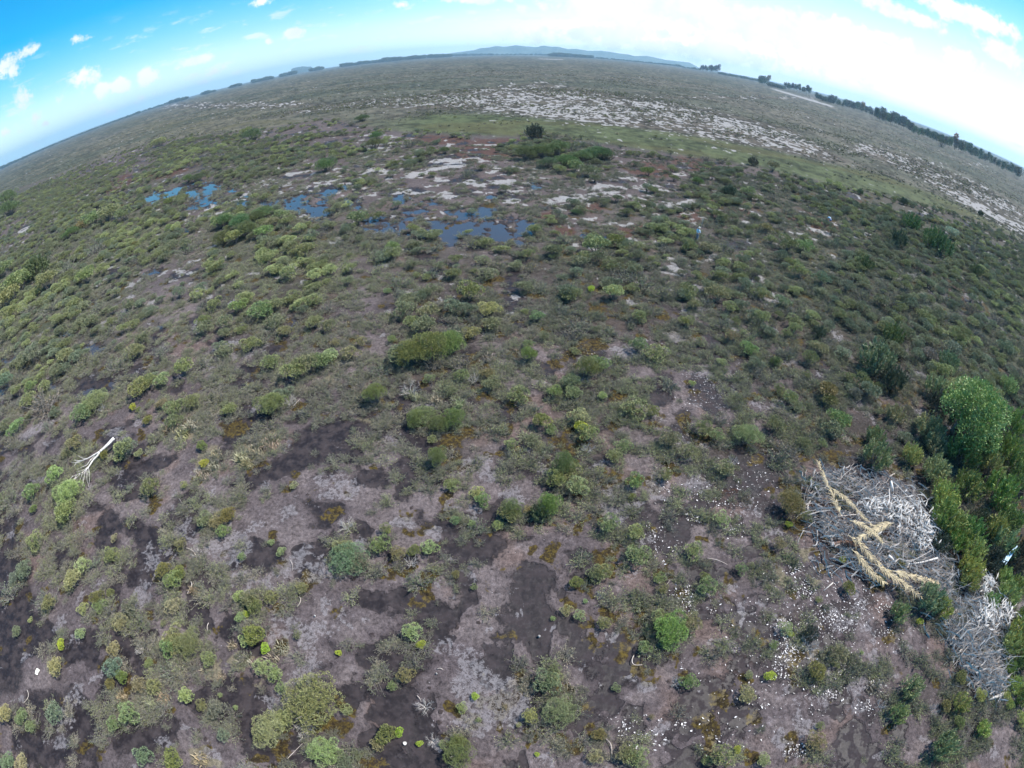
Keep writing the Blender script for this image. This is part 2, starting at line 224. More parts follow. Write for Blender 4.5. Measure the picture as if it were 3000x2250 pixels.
'I': """B 350 110 75 66 20;B 40 560 80 110 0;B 980 700 190 110 5;B 180 630 30 50 0;B 700 870 140 160 0;B 1080 1000 80 70 0;B 950 1180 100 60 0;B 630 1020 60 70 0;B 790 500 100 80 0;B 740 1540 90 70 0;B 520 1260 44 34 0;B 650 720 60 60 0;B 1290 620 70 34 0;B 730 370 90 46 0;B 1160 600 60 50 0;B 100 40 100 40 0;B 1130 720 60 60 0;B 1300 780 70 40 0;B 1250 1120 80 40 0;B 1180 1260 60 60 0;
K 380 1310 150 120 0;K 1100 1480 150 140 0;K 780 880 90 170 0;K 780 1110 50 60 0;K 950 1290 130 34 0;K 350 660 40 80 0;K 1290 700 50 60 0;K 1360 800 50 50 0;K 1410 1440 50 80 0;K 650 60 60 70 0;K 450 260 90 60 0;K 900 380 90 60 0;K 200 380 90 40 0;K 990 230 30 24 0;K 1330 1190 60 60 0;K 210 1200 50 60 0;K 1560 780 50 80 0;K 900 330 90 60 0;K 200 1150 60 90 0;K 60 60 90 50 0;K 720 1000 60 80 0;K 530 560 90 60 0;K 1700 1480 60 40 0;K 1870 90 40 30 0;
L 300 780 160 110 0;L 260 960 110 70 0;L 620 1200 100 50 0;L 650 1390 120 60 0;L 1000 1330 100 50 0;L 1210 750 60 100 -10;L 1400 800 100 60 0;L 100 1450 160 50 -10;L 1150 900 100 60 0;L 1380 1050 70 60 0;L 850 430 160 60 0;L 1500 1560 160 90 0;L 1800 1620 150 60 0;L 150 480 60 50 0;L 1600 880 60 60 0;L 1250 930 90 90 0;L 350 200 60 50 0;L 550 1500 60 120 0;L 1700 900 110 120 0;L 2050 1450 50 120 0;L 1130 500 20 60 0;L 1700 1080 60 60 0;
S 1265 950 60 60 0;S 1440 780 60 44 0;S 640 1450 70 80 20;S 1360 1080 50 44 0;S 460 640 60 60 0;S 1160 1165 34 44 0;S 1590 830 26 34 0;S 320 830 110 50 -10;S 1590 1500 90 30 0;S 1240 850 20 60 0;S 1320 1620 60 30 0;M 120 860 50 36 0;M 270 1200 80 60 0;M 460 1580 80 50 0;M 1255 1050 50 70 0;M 850 1120 34 34 0;M 740 90 44 44 0;M 560 190 50 50 0;M 650 290 40 20 0;M 720 1460 70 40 20;M 1350 1420 50 40 0;M 160 180 40 30 0;M 400 1090 50 40 0;M 1340 820 40 40 0;M 600 920 30 30 0;W 800 250 60 40 0;W 880 460 40 40 0;W 600 430 60 60 0""",
}

# ------------------------------------------------------------------ materials
def new_mat(name, rough=0.9, spec=0.2):
    m = bpy.data.materials.new(name); m.use_nodes = True; w = NT(m.node_tree)
    b = w.n['Principled BSDF']; b.inputs['Roughness'].default_value = rough; b.inputs['Specular IOR Level'].default_value = spec
    return m, w, b
def plain_mat(name, col, rough=0.8, var=0.25, scale=6.0, spec=0.2):
    m, w, b = new_mat(name, rough, spec)
    tc = w.new('ShaderNodeTexCoord')
    n = w.noise(tc.outputs['Object'], scale, 4, .6)
    c = w.mix(w.step(n, .3, .7), tuple(x * (1 - var) for x in col) + (1,), tuple(min(1, x * (1 + var)) for x in col) + (1,))
    w.put(b.inputs['Base Color'], c)
    return m
def leaf_mat(name, rough=0.55, trans=0.13, spec=0.3):
    """tint comes from the plant itself (property or instance attribute), varied leaf by leaf"""
    m, w, b = new_mat(name, rough, spec)
    tint = w.attr('tint', 'INSTANCER').outputs['Color']
    g = w.new('ShaderNodeNewGeometry'); rnd = g.outputs['Random Per Island']
    tc = w.new('ShaderNodeTexCoord'); clump = w.noise(tc.outputs['Object'], 3.0, 2, .5)
    val = w.math('ADD', w.math('MULTIPLY', rnd, 0.75), w.math('MULTIPLY_ADD', clump, 0.9, 0.22))
    hs = w.new('ShaderNodeHueSaturation'); w.put(hs.inputs['Color'], tint); w.put(hs.inputs['Value'], val)
    w.put(hs.inputs['Hue'], w.math('MULTIPLY_ADD', rnd, -0.03, 0.515)); w.put(hs.inputs['Saturation'], w.math('MULTIPLY_ADD', clump, -0.5, 1.2))
    w.put(b.inputs['Base Color'], hs.outputs[0])
    tr = w.new('ShaderNodeBsdfTranslucent'); w.put(tr.inputs[0], hs.outputs[0])
    mx = w.new('ShaderNodeMixShader'); mx.inputs[0].default_value = trans
    w.l.new(b.outputs[0], mx.inputs[1]); w.l.new(tr.outputs[0], mx.inputs[2]); w.l.new(mx.outputs[0], w.n['Material Output'].inputs[0])
    return m
M = {}
M['leaf'] = leaf_mat('leaf')
M['needle'] = leaf_mat('needle', .6, .15)
M['twig'] = plain_mat('twig', (.16, .145, .13), .9, .3, 8)
M['dead_wood'] = plain_mat('dead_wood', (.46, .42, .38), .85, .2, 5)
M['white_wood'] = plain_mat('bleached_wood', (.60, .56, .51), .85, .3, 5)
M['brown_root'] = plain_mat('brown_root', (.16, .10, .075), .95, .35, 9)
M['grey_stick'] = plain_mat('grey_stick', (.50, .43, .37), .95, .35, 3, 0)
M['straw'] = plain_mat('straw_leaf', (.44, .36, .22), .8, .35, 3)
M['rachis'] = plain_mat('rachis', (.50, .40, .25), .7, .2, 3)

# ------------------------------------------------------------------ mesh helpers
def mesh_from(name, V, F, mats, parent=None, midx=None, smooth=False, link=True):
    me = bpy.data.meshes.new(name)
    me.from_pydata([tuple(v) for v in V], [], [tuple(f) for f in F])
    for m in (mats if isinstance(mats, (list, tuple)) else [mats]): me.materials.append(m)
    if midx is not None: me.polygons.foreach_set('material_index', midx)
    if smooth: me.polygons.foreach_set('use_smooth', [True] * len(me.polygons))
    o = bpy.data.objects.new(name, me)
    if link: COL.objects.link(o)
    if parent is not None: o.parent = parent
    return o
def tag(o, label=None, cat=None, group=None, kind=None):
    for k, v in (('label', label), ('category', cat), ('group', group), ('kind', kind)):
        if v: o[k] = v
    return o
def empty(name, loc=(0, 0, 0), rz=0.0, sc=1.0):
    e = bpy.data.objects.new(name, None); COL.objects.link(e); e.location = loc
    e.rotation_euler = (0, 0, rz); e.scale = (sc, sc, sc) if not hasattr(sc, '__len__') else sc
    e.empty_display_size = .2
    return e
def tube(V, F, pts, radii, sides=5, cap=True):
    """adds a tapering tube through pts"""
    pts = [Vector(p) for p in pts]; base = len(V); n = len(pts)
    prev = None
    for i, p in enumerate(pts):
        t = (pts[min(i + 1, n - 1)] - pts[max(i - 1, 0)]); t = t.normalized() if t.length > 1e-9 else Vector((0, 0, 1))
        a = prev if prev is not None else (Vector((0, 0, 1)) if abs(t.z) < .9 else Vector((1, 0, 0)))
        u = (a - t * a.dot(t)); u = u.normalized() if u.length > 1e-6 else t.orthogonal().normalized()
        prev = u; v = t.cross(u)
        for k in range(sides):
            an = 2 * math.pi * k / sides
            V.append(p + (u * math.cos(an) + v * math.sin(an)) * radii[i])
    for i in range(n - 1):
        for k in range(sides):
            k2 = (k + 1) % sides
            F.append((base + i * sides + k, base + i * sides + k2, base + (i + 1) * sides + k2, base + (i + 1) * sides + k))
    if cap:
        F.append(tuple(base + k for k in reversed(range(sides)))); F.append(tuple(base + (n - 1) * sides + k for k in range(sides)))
def wiggle(p0, p1, n, amp, rnd):
    p0, p1 = Vector(p0), Vector(p1); L = (p1 - p0).length; o = []
    off = Vector((0, 0, 0))
    for i in range(n + 1):
        t = i / n
        if 0 < i < n: off += Vector((rnd.uniform(-1, 1), rnd.uniform(-1, 1), rnd.uniform(-1, 1))) * amp * L / n
        o.append(p0.lerp(p1, t) + off * (1 if i < n else 1))
    return o

# ------------------------------------------------------------------ the ground
def interp(px, X, Y): return np.interp(px, X, Y)
def band(px, py, topx, topy, botx, boty, soft):
    t = interp(px, topx, topy); b = interp(px, botx, boty)
    return np.clip(np.minimum((py - t) / soft, (b - py) / soft), -1, 1)
def build_ground():
    eps = []                                   # depression angles, far to near
    d = 0.09
    while d < 90:
        eps.append(d); d += 0.03 if d < 1 else (0.05 if d < 3 else (0.08 if d < 8 else (0.12 if d < 20 else (0.17 if d < 60 else .5))))
    rad = CAMH / np.tan(np.radians(np.array(eps))); rad = rad[::-1]
    az = np.concatenate([np.arange(-112, 112, 0.19), np.arange(112, 248, 6.0)]); az = np.radians(az)
    nr, na = len(rad), len(az)
    RR, AA = np.meshgrid(rad, az, indexing='ij')
    X, Y = RR * np.sin(AA), RR * np.cos(AA)
    px, py = project(X, Y, 0.0)
    dist = np.sqrt(RR ** 2 + CAMH ** 2)
    wob = FPX / dist * .45
    n1, n2 = fbm(X, Y, 1.3, 3, 4) - .5, fbm(X, Y, 1.3, 23, 4) - .5
    sn = np.clip(CAMH / dist, .12, 1)
    n3, n4 = fbm(X, Y, .35, 5, 3) - .5, fbm(X, Y, .35, 25, 3) - .5
    wx, wy = px + (n1 * 4.2 + n3 * 1.6) * wob, py + (n2 * 4.2 + n4 * 1.6) * wob * sn
    fld = {k: np.full(X.shape, -1.0) for k in 'KPLMWSRBZ'}
    for t, s in PATCH.items():
        for ent in s.replace('\n', '').split(';'):
            if not ent.strip(): continue
            k, x, y, rx, ry, a = ent.split(); cx, cy = tp(t, float(x), float(y)); rx, ry = float(rx) / Z, float(ry) / Z; a = R(float(a))
            if k == 'K' and t in 'DEGH': rx *= 1.42; ry *= 1.42
            if k == 'M': rx *= 1.12; ry *= 1.12
            if k == 'P': rx *= 1.15; ry *= 1.2
            rm = max(rx, ry) * 1.7 + 8
            idx = np.nonzero((np.abs(wx - cx) < rm) & (np.abs(wy - cy) < rm))
            dx, dy = wx[idx] - cx, cy - wy[idx]
            u = (dx * math.cos(a) + dy * math.sin(a)) / rx; v = (-dx * math.sin(a) + dy * math.cos(a)) / ry
            f = fld[k]; f[idx] = np.maximum(f[idx], 1 - np.hypot(u, v))
    near = sstep(py - interp(px, NEAR_X, NEAR_Y) + n1 * 16, -8, 10)      # 1 in the near scrub
    far = 1 - near
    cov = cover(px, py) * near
    gen = fbm(X, Y, 3.6, 41, 5); gen2 = fbm(X, Y, 1.1, 57, 4); gen3 = fbm(X, Y, 7.5, 71, 4); big = fbm(X, Y, 38.0, 91, 4)
    close = sstep(py, 650, 1150)
    wet = np.maximum(fld['K'] * 1.0, (gen - .58 + .05 * close) * 5 - .30 - fld['L'].clip(0, 1) * 1.5)  # wet mud plus cast shadows of bushes and trees painted dark
    wet = np.where(fld['B'] > 0, np.maximum(wet, .05), wet)
    light = np.maximum(fld['L'], (gen3 - .56) * 4)
    moss = np.maximum(fld['M'], (gen2 - .66) * 5 + (cov - .6) * .8)
    sand0 = np.where(fld['S'] > -.6, fld['S'] * 1.2 + (gen2 - .52) * 3.0 - .1 + (fbm(X * .45, Y * 1.3, 1.1, 37, 4) - .53) * 6.5 * sstep(dist, 38, 60), -1)  # sand, with one painted sky reflection among the S patches
    sand = np.maximum(sand0, np.where(fld['Z'] > 0, (fbm(X * .6, Y, 2.0, 17, 4) - .60) * 6 * np.clip(fld['Z'] * 2, 0, 1) - .1, -1))
    sand = np.maximum(sand, ((fbm(X, Y, 1.7, 29, 4) - .64) * 3 - .05) * 1.0)
    pond = np.clip(fld['P'] + .02 - np.clip((fbm(X, Y, 1.5, 63, 5) - .50) * 4, -.2, 1) * 1.1, -1, 1)
    def C(*c): return np.array(c)
    def mixc(a, b, f): return a * (1 - f[..., None]) + b * f[..., None]
    mud = mixc(np.broadcast_to(C(.150, .122, .120), X.shape + (3,)), C(.215, .176, .168), sstep(light, -.1, .5))
    mud = mixc(mud, C(.095, .075, .080), sstep(gen, .52, .66) * .6)
    mud = mixc(mud, C(.24, .165, .135), sstep(fbm(X, Y, 2.6, 101, 3), .6, .75) * .55)
    under = C(.052, .045, .033)  # soil tone beneath plants, darkened further to paint in their shade
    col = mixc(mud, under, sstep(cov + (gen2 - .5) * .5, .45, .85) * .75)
    col = mixc(col, C(.100, .115, .066), sstep(cov + (gen2 - .5) * .7, .35, .7) * sstep(dist, 40, 75) * .85)
    # farther scrub ground is browner and greyer
    mid = sstep(-py, -900, -620)
    col = mixc(col, C(.115, .090, .080), mid * .45)
    col = mixc(col, C(.12, .062, .045), sstep(fld['R'] + (gen2 - .5) * .8, 0, .3) * .85)
    col = mixc(col, C(.27, .235, .15), sstep(fld['W'] + (gen2 - .5) * .4, 0, .2) * .8)
    # the open plain
    plain = mixc(np.broadcast_to(C(.150, .138, .112), X.shape + (3,)), C(.120, .120, .092), sstep(big, .42, .6))
    plain = mixc(plain, C(.16, .145, .105), sstep(1400 - px, 0, 900) * sstep(fbm(X, Y, 90., 7, 3), .35, .6))
    plain = mixc(plain, C(.065, .08, .055), sstep(fbm(X * .35, Y, 60., 9, 5), .56, .66) * .55)
    patch = sstep(fbm(X, Y, 5., 13, 4), .5, .66); plain = mixc(plain, C(.075, .085, .06), patch * .35)
    g = band(wx, wy, [1150, 1271, 1452, 1588, 1768, 2000, 2226, 2407, 2588, 2768, 2904, 3100], [348, 334, 336, 348, 362, 393, 432, 477, 513, 581, 650, 760],
             [1150, 1270, 1500, 1750, 2000, 2226, 2407, 2633, 2859, 3000], [385, 388, 402, 418, 456, 492, 537, 583, 646, 710], 9)
    plain = mixc(plain, C(.095, .118, .052), sstep(g, -.6, .6) * .85 * sstep(px, 1020, 1300))
    sp1 = band(wx, wy, [1080, 1158, 1407, 1588, 1768, 2000, 2135, 2316, 2452, 2500], [300, 287, 255, 240, 268, 303, 330, 375, 455, 480],
               [1080, 1136, 1452, 1633, 2000, 2226, 2452, 2520], [318, 318, 327, 350, 391, 431, 477, 482], 14)
    sp0 = band(wx, wy, [800, 845, 960, 1090, 1160], [335, 324, 306, 288, 282], [800, 845, 960, 1090, 1160], [330, 336, 323, 306, 290], 6)
    sp2 = band(wx, wy, [2490, 2520, 2678, 2859, 3000, 3100], [440, 414, 459, 536, 617, 690], [2490, 2497, 2678, 2859, 3000, 3100], [440, 436, 513, 621, 689, 760], 12)
    spk = np.maximum(np.maximum(sp1, sp0 * .8), sp2 * .75)
    spn = fbm(X, Y * .8, 1.5, 131, 5); spm = fbm(X, Y, 22., 141, 3)
    sand_far = (spn - .615 + np.clip(spk, -1, 1) * .14 + (spm - .5) * .30) * 4
    sand_far = np.where(spk > -.9, sand_far, -1)
    strips = [(2262, 260, 2445, 314, 2.6), (1572, 172, 1654, 175, 1.0), (2120, 217, 2215, 236, 1.2)]
    for (x0, y0, x1, y1, h) in strips:
        L = math.hypot(x1 - x0, y1 - y0); u = ((wx - x0) * (x1 - x0) + (wy - y0) * (y1 - y0)) / L; v = ((wx - x0) * (y1 - y0) - (wy - y0) * (x1 - x0)) / L
        f = 1 - np.maximum(np.abs(v) / h, np.abs(u - L / 2) / (L / 2)); sand_far = np.maximum(sand_far, np.where(f > -.3, f * 2 + (spn - .5) * 2, -1))
    plain = mixc(plain, C(.105, .075, .065), sstep(spk, -.3, .5) * .45)
    tex = fbm(X, Y, 1.6, 151, 4) * .6 + fbm(X, Y, 7.0, 161, 4) * .4
    plain = plain * (.45 + 1.1 * sstep(tex, .3, .68))[..., None]
    plain = mixc(plain, C(.15, .135, .06), sstep(g, 0, .8) * sstep(fbm(X * .5, Y, 16., 171, 3), .5, .7) * .5)
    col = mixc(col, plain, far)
    sand = sand * near + sand_far * far - .0
    sand = np.where((near < .5), np.maximum(sand_far, -1), sand)
    moss = moss * near - far; wet = wet * near - far
    wet = np.where(pond > -.25, np.maximum(wet, .3), wet)
    sand = np.where(pond > 0, -1, sand)
    fade = np.clip(1 - RR / 160, 0, 1)
    Zc = ((fbm(X, Y, 2.4, 201, 4) - .5) * .12 + (fbm(X, Y, .5, 211, 3) - .5) * .05) * fade
    Zc = np.maximum(Zc, -.07) - .03 * sstep(wet, -.1, .3) * fade
    Zc = np.where(RR < 190, Zc - .22 * sstep(pond, -.02, .12), Zc)
    n = nr * na
    V = np.stack([X, Y, Zc], -1).reshape(n, 3).astype(np.float32)
    i, j = np.meshgrid(np.arange(nr - 1), np.arange(na), indexing='ij'); j2 = (j + 1) % na
    Q = np.stack([i * na + j, (i + 1) * na + j, (i + 1) * na + j2, i * na + j2], -1).reshape(-1, 4)
    Q = Q[:, ::-1]
    def quad_mesh(name, V, Q):
        me = bpy.data.meshes.new(name)
        me.vertices.add(len(V)); me.vertices.foreach_set('co', V.ravel())
        me.loops.add(Q.size); me.loops.foreach_set('vertex_index', Q.ravel().astype(np.int32))
        me.polygons.add(len(Q)); me.polygons.foreach_set('loop_start', (np.arange(len(Q)) * 4).astype(np.int32))
        me.polygons.foreach_set('use_smooth', np.ones(len(Q), bool))
        me.update(calc_edges=True); me.validate()
        return me
    me = quad_mesh('ground', V, Q)
    if me.polygons[0].normal.z < 0: me.flip_normals()
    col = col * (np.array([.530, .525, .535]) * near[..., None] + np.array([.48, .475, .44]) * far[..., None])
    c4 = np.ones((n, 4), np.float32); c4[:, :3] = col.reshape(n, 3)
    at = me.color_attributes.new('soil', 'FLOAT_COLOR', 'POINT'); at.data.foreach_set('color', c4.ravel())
    for nm, f in (('wet', wet), ('sand', sand), ('moss', moss), ('fine', near), ('clo', close)):
        a = me.attributes.new(nm, 'FLOAT', 'POINT'); a.data.foreach_set('value', np.clip(f, -1, 1).reshape(n).astype(np.float32))
    # material
    m, w, b = new_mat('soil', .95, .16)
    tc = w.new('ShaderNodeTexCoord').outputs['Object']
    nf = w.noise(tc, 5.0, 5, .65); ng = w.noise(tc, 22.0, 4, .6); nh = w.noise(tc, 1.6, 4, .55)
    base = w.attr('soil').outputs['Color']
    # fine mottling
    v = w.math('ADD', w.math('MULTIPLY', w.math('SUBTRACT', nf, .5), 2.6), w.math('MULTIPLY', w.math('SUBTRACT', ng, .5), 1.7))
    v = w.math('ADD', v, w.math('MULTIPLY', w.math('SUBTRACT', nh, .5), 1.0))
    v = w.math('ADD', v, 1.0)
    hs = w.new('ShaderNodeHueSaturation'); w.put(hs.inputs['Color'], base); w.put(hs.inputs['Value'], v)
    colr = hs.outputs[0]
    fine = w.attr('fine').outputs['Fac']
    # pale scuffed crust and dark crusty mounds
    crust = w.math('MULTIPLY', w.step(w.math('ADD', w.math('MULTIPLY', nh, .6), w.math('MULTIPLY', nf, .4)), .57, .68), w.step(ng, .35, .65))
    colr = w.mix(w.math('MULTIPLY', crust, w.math('MULTIPLY', fine, .55)), colr, (.22, .195, .205, 1))
    vo = w.new('ShaderNodeTexVoronoi', feature='F1'); w.put(vo.inputs['Vector'], tc); vo.inputs['Scale'].default_value = 2.2; vo.inputs['Randomness'].default_value = 1
    spotr = w.math('MULTIPLY', w.step(w.new('ShaderNodeSeparateColor').outputs[0], 0, 1), 1)
    sepc = w.new('ShaderNodeSeparateColor'); w.l.new(vo.outputs['Color'], sepc.inputs[0])
    rad_ = w.step(sepc.outputs[0], .70, 1.0, -0.05, .30)
    spot = w.step(w.math('SUBTRACT', w.math('ADD', vo.outputs['Distance'], w.math('MULTIPLY', w.math('SUBTRACT', nf, .5), .35)), rad_), .04, -.02)
    spot = w.math('MULTIPLY', spot, w.math('MULTIPLY', fine, w.step(nh, .42, .6)))
    colr = w.mix(w.math('MULTIPLY', spot, .85), colr, (.028, .020, .018, 1))
    # small pebbles and chips
    v2 = w.new('ShaderNodeTexVoronoi', feature='F1'); w.put(v2.inputs['Vector'], tc); v2.inputs['Scale'].default_value = 5.5
    s2 = w.new('ShaderNodeSeparateColor'); w.l.new(v2.outputs['Color'], s2.inputs[0])
    chip = w.math('MULTIPLY', w.step(v2.outputs['Distance'], .14, .08), w.math('GREATER_THAN', s2.outputs[1], .90))
    colr = w.mix(w.math('MULTIPLY', chip, w.math('MULTIPLY', fine, .5)), colr, (.5, .47, .47, 1))
    edge = w.math('MULTIPLY_ADD', nf, .55, -.275); edge2 = w.math('MULTIPLY_ADD', ng, .22, -.11); ed = w.math('ADD', edge, edge2); fin_ = w.attr('fine').outputs['Fac']; clo = w.attr('clo').outputs['Fac']
    wetf = w.step(w.math('ADD', w.attr('wet').outputs['Fac'], w.math('MULTIPLY', ed, 1.9)), -.05, .12)
    wcol = w.mix(w.step(nh, .4, .65), (.013, .010, .011, 1), (.036, .029, .030, 1))  # dark tone shared by wet mud and the painted cast shadows
    wcol = w.mix(w.math('MULTIPLY', w.step(nf, .48, .7), .5), wcol, (.050, .041, .042, 1))
    colr = w.mix(w.math('MULTIPLY', wetf, .94), colr, wcol)
    mossf = w.step(w.math('ADD', w.attr('moss').outputs['Fac'], w.math('MULTIPLY', ed, 2.0)), .0, .22)
    mcol = w.mix(w.step(nf, .42, .66), (.022, .015, .009, 1), (.085, .060, .014, 1))
    mcol = w.mix(w.math('MULTIPLY', w.step(ng, .5, .7), .35), mcol, (.15, .12, .045, 1))
    colr = w.mix(mossf, colr, mcol)
    sandf = w.step(w.math('ADD', w.attr('sand').outputs['Fac'], w.math('MULTIPLY', ed, w.math('MULTIPLY_ADD', clo, 1.6, 1.0))), .04, .22)
    sandf = w.math('MULTIPLY', sandf, w.math('MULTIPLY_ADD', clo, -.35, 1.0))
    scuff = w.step(w.math('ADD', w.math('MULTIPLY', nf, .55), w.math('MULTIPLY', ng, .45)), .40, .56); sandf = w.math('MULTIPLY', sandf, w.math('ADD', w.math('MULTIPLY', scuff, clo), w.math('SUBTRACT', 1.0, clo)))
    scol = w.mix(w.step(nf, .3, .65), (.13, .115, .105, 1), (.33, .32, .31, 1)); scol = w.mix(clo, scol, (.215, .20, .205, 1))
    colr = w.mix(w.math('MULTIPLY', sandf, .86), colr, scol)
    w.put(b.inputs['Base Color'], colr)
    w.put(b.inputs['Roughness'], w.step(w.math('MULTIPLY', wetf, w.step(nh, .6, .45)), .1, 1.0, .95, .5))
    bp = w.new('ShaderNodeBump'); bp.inputs['Strength'].default_value = .8; bp.inputs['Distance'].default_value = .09
    hgt = w.math('ADD', w.math('MULTIPLY', nf, 1.2), w.math('MULTIPLY', ng, .5)); hgt = w.math('ADD', hgt, w.math('MULTIPLY', spot, .8))
    hgt = w.math('MULTIPLY', hgt, w.math('MULTIPLY_ADD', wetf, -.85, 1.0))
    w.put(bp.inputs['Height'], w.math('MULTIPLY', hgt, fine)); w.l.new(bp.outputs[0], b.inputs['Normal'])
    me.materials.append(m)
    o = bpy.data.objects.new('ground', me); COL.objects.link(o); tag(o, 'boggy purplish brown heath ground with dark wet patches and pale sand', 'ground', kind='structure')
    # water: one flat sheet under the ponds, the ground dips below it
    pv = pond.reshape(n); use = (pv[Q] > -.35).any(1) & (RR.reshape(n)[Q] < 190).all(1)
    q = Q[use]; ids, inv = np.unique(q, return_inverse=True); WV = V[ids].copy(); WV[:, 2] = -.115
    wm = quad_mesh('water', WV, inv.reshape(-1, 4))
    if wm.polygons[0].normal.z < 0: wm.flip_normals()
    m, w, b = new_mat('pond_water', .03, .5); b.inputs['Base Color'].default_value = (.045, .036, .034, 1); b.inputs['IOR'].default_value = 1.4
    b.inputs['Specular IOR Level'].default_value = .6
    tc = w.new('ShaderNodeTexCoord').outputs['Object']; nn = w.noise(tc, 3.0, 3, .5)
    bp = w.new('ShaderNodeBump'); bp.inputs['Strength'].default_value = .05; bp.inputs['Distance'].default_value = .02; w.put(bp.inputs['Height'], nn); w.l.new(bp.outputs[0], b.inputs['Normal'])
    wm.materials.append(m)
    wo = bpy.data.objects.new('water', wm); COL.objects.link(wo); tag(wo, 'shallow dark ponds reflecting the blue sky', 'water', kind='structure')
build_ground()

# ------------------------------------------------------------------ hills on the horizon
def build_hills():
    m, w, b = new_mat('hill', .95, .1)
    tc = w.new('ShaderNodeTexCoord').outputs['Object']; n = w.noise(tc, .004, 6, .65)
    w.put(b.inputs['Base Color'], w.mix(w.step(n, .4, .62), (.035, .055, .035, 1), (.08, .10, .065, 1)))
    def ridge(name, prof, Dist, label):
        prof = sorted(prof); xs = [p[0] for p in prof]; ys = [p[1] for p in prof]
        nx = 260; V = []; F = []
        rows = [(-.16, 0), (-.10, .35), (-.045, .72), (0, 1), (.05, .8), (.12, 0)]
        for i in range(nx + 1):
            x = xs[0] + (xs[-1] - xs[0]) * i / nx; y = np.interp(x, xs, ys)
            d = px_dir(x, y); hz = math.hypot(d.x, d.y); H = CAMH + Dist * d.z / hz
            e = min(i, nx - i) / 12; H = max(2, H * min(1, e) if e < 1 else H)
            ux, uy = d.x / hz, d.y / hz
            for j, (dr, hh) in enumerate(rows):
                nz = (float(fbm(np.array([i * .35]), np.array([j * 3.]), 4., j, 3)[0]) - .5)
                r = Dist * (1 + dr * (1 + nz * .6)); zz = H * hh * (1 + nz * (.5 if 0 < hh < 1 else 0)) - (3 if hh == 0 else 0)
                if hh == 1: zz = H + nz * 5
                V.append((ux * r, uy * r, zz))
        k = len(rows)
        for i in range(nx):
            for j in range(k - 1):
                a = i * k + j; F.append((a, a + k, a + k + 1, a + 1))
        o = mesh_from(name, V, F, m); tag(o, label, 'hills', kind='structure')
    B = lambda L: [tp('B', x, y) for x, y in L]
    ridge('hills', B([(640, 345), (720, 343), (800, 333), (860, 325), (900, 312), (960, 308), (1000, 298), (1060, 304), (1130, 293), (1190, 300), (1260, 306), (1310, 296), (1360, 303),
        (1400, 302), (1470, 318), (1520, 316), (1600, 330), (1680, 328), (1740, 335), (1800, 346), (1860, 352), (1900, 363), (1980, 362), (2040, 375), (2100, 388), (2212, 400), (2252, 404), (2300, 412), (2335, 428)]), 9000, 'long blue mountain ridge on the far horizon')
    ridge('hill', [tp('A', x, y) for x, y in [(1880, 450), (1915, 437), (1960, 430), (2000, 431), (2030, 434)]], 8000, 'small rounded blue hill far off on the left horizon')
build_hills()

# ------------------------------------------------------------------ plants: prototype parts
def leaves(centres, dirs, length, width, rng, jitter=.5, fold=False):
    """one rhombic leaf (quad) per centre; dirs = preferred direction of the blade"""
    n = len(centres)
    d = dirs + rng.normal(0, jitter, (n, 3)); d /= np.linalg.norm(d, axis=1, keepdims=True) + 1e-9
    s = np.cross(d, rng.normal(0, 1, (n, 3))); s /= np.linalg.norm(s, axis=1, keepdims=True) + 1e-9
    L = (length * rng.uniform(.6, 1.35, n))[:, None]; W = (width * rng.uniform(.6, 1.35, n))[:, None]
    a = centres - d * L * .5; c = centres + d * L * .5; b = centres + s * W * .5 - d * L * .08; e = centres - s * W * .5 - d * L * .08
    V = np.stack([a, b, c, e], 1).reshape(-1, 3); Q = np.arange(4 * n).reshape(-1, 4)
    return V, Q
def np_mesh(name, V, Q, mat, parent=None):
    me = bpy.data.meshes.new(name); V = np.asarray(V, np.float32); Q = np.asarray(Q)
    k = Q.shape[1]
    me.vertices.add(len(V)); me.vertices.foreach_set('co', V.ravel()); me.loops.add(Q.size); me.loops.foreach_set('vertex_index', Q.ravel().astype(np.int32))
    me.polygons.add(len(Q)); me.polygons.foreach_set('loop_start', (np.arange(len(Q)) * k).astype(np.int32)); me.update(calc_edges=True)
    me.materials.append(mat)
    return me
def sph(n, rng, up=-.35):
    v = rng.normal(0, 1, (n * 3, 3)); v /= np.linalg.norm(v, axis=1, keepdims=True); v = v[v[:, 2] > up][:n]
    return v
def stems_mesh(name, tips, base_r, rng, mat, thick=.035, kinks=3):
    V, F = [], []; rnd = random.Random(int(rng.integers(1e9)))
    for t in tips:
        a = rnd.uniform(0, 6.28); p0 = Vector((math.cos(a) * base_r * rnd.random(), math.sin(a) * base_r * rnd.random(), -.06))
        pts = wiggle(p0, Vector(t), kinks, .55, rnd)
        tube(V, F, pts, [thick * (1 - .75 * i / kinks) for i in range(kinks + 1)], 4, False)
    me = bpy.data.meshes.new(name); me.from_pydata([tuple(v) for v in V], [], F); me.materials.append(mat)
    return me
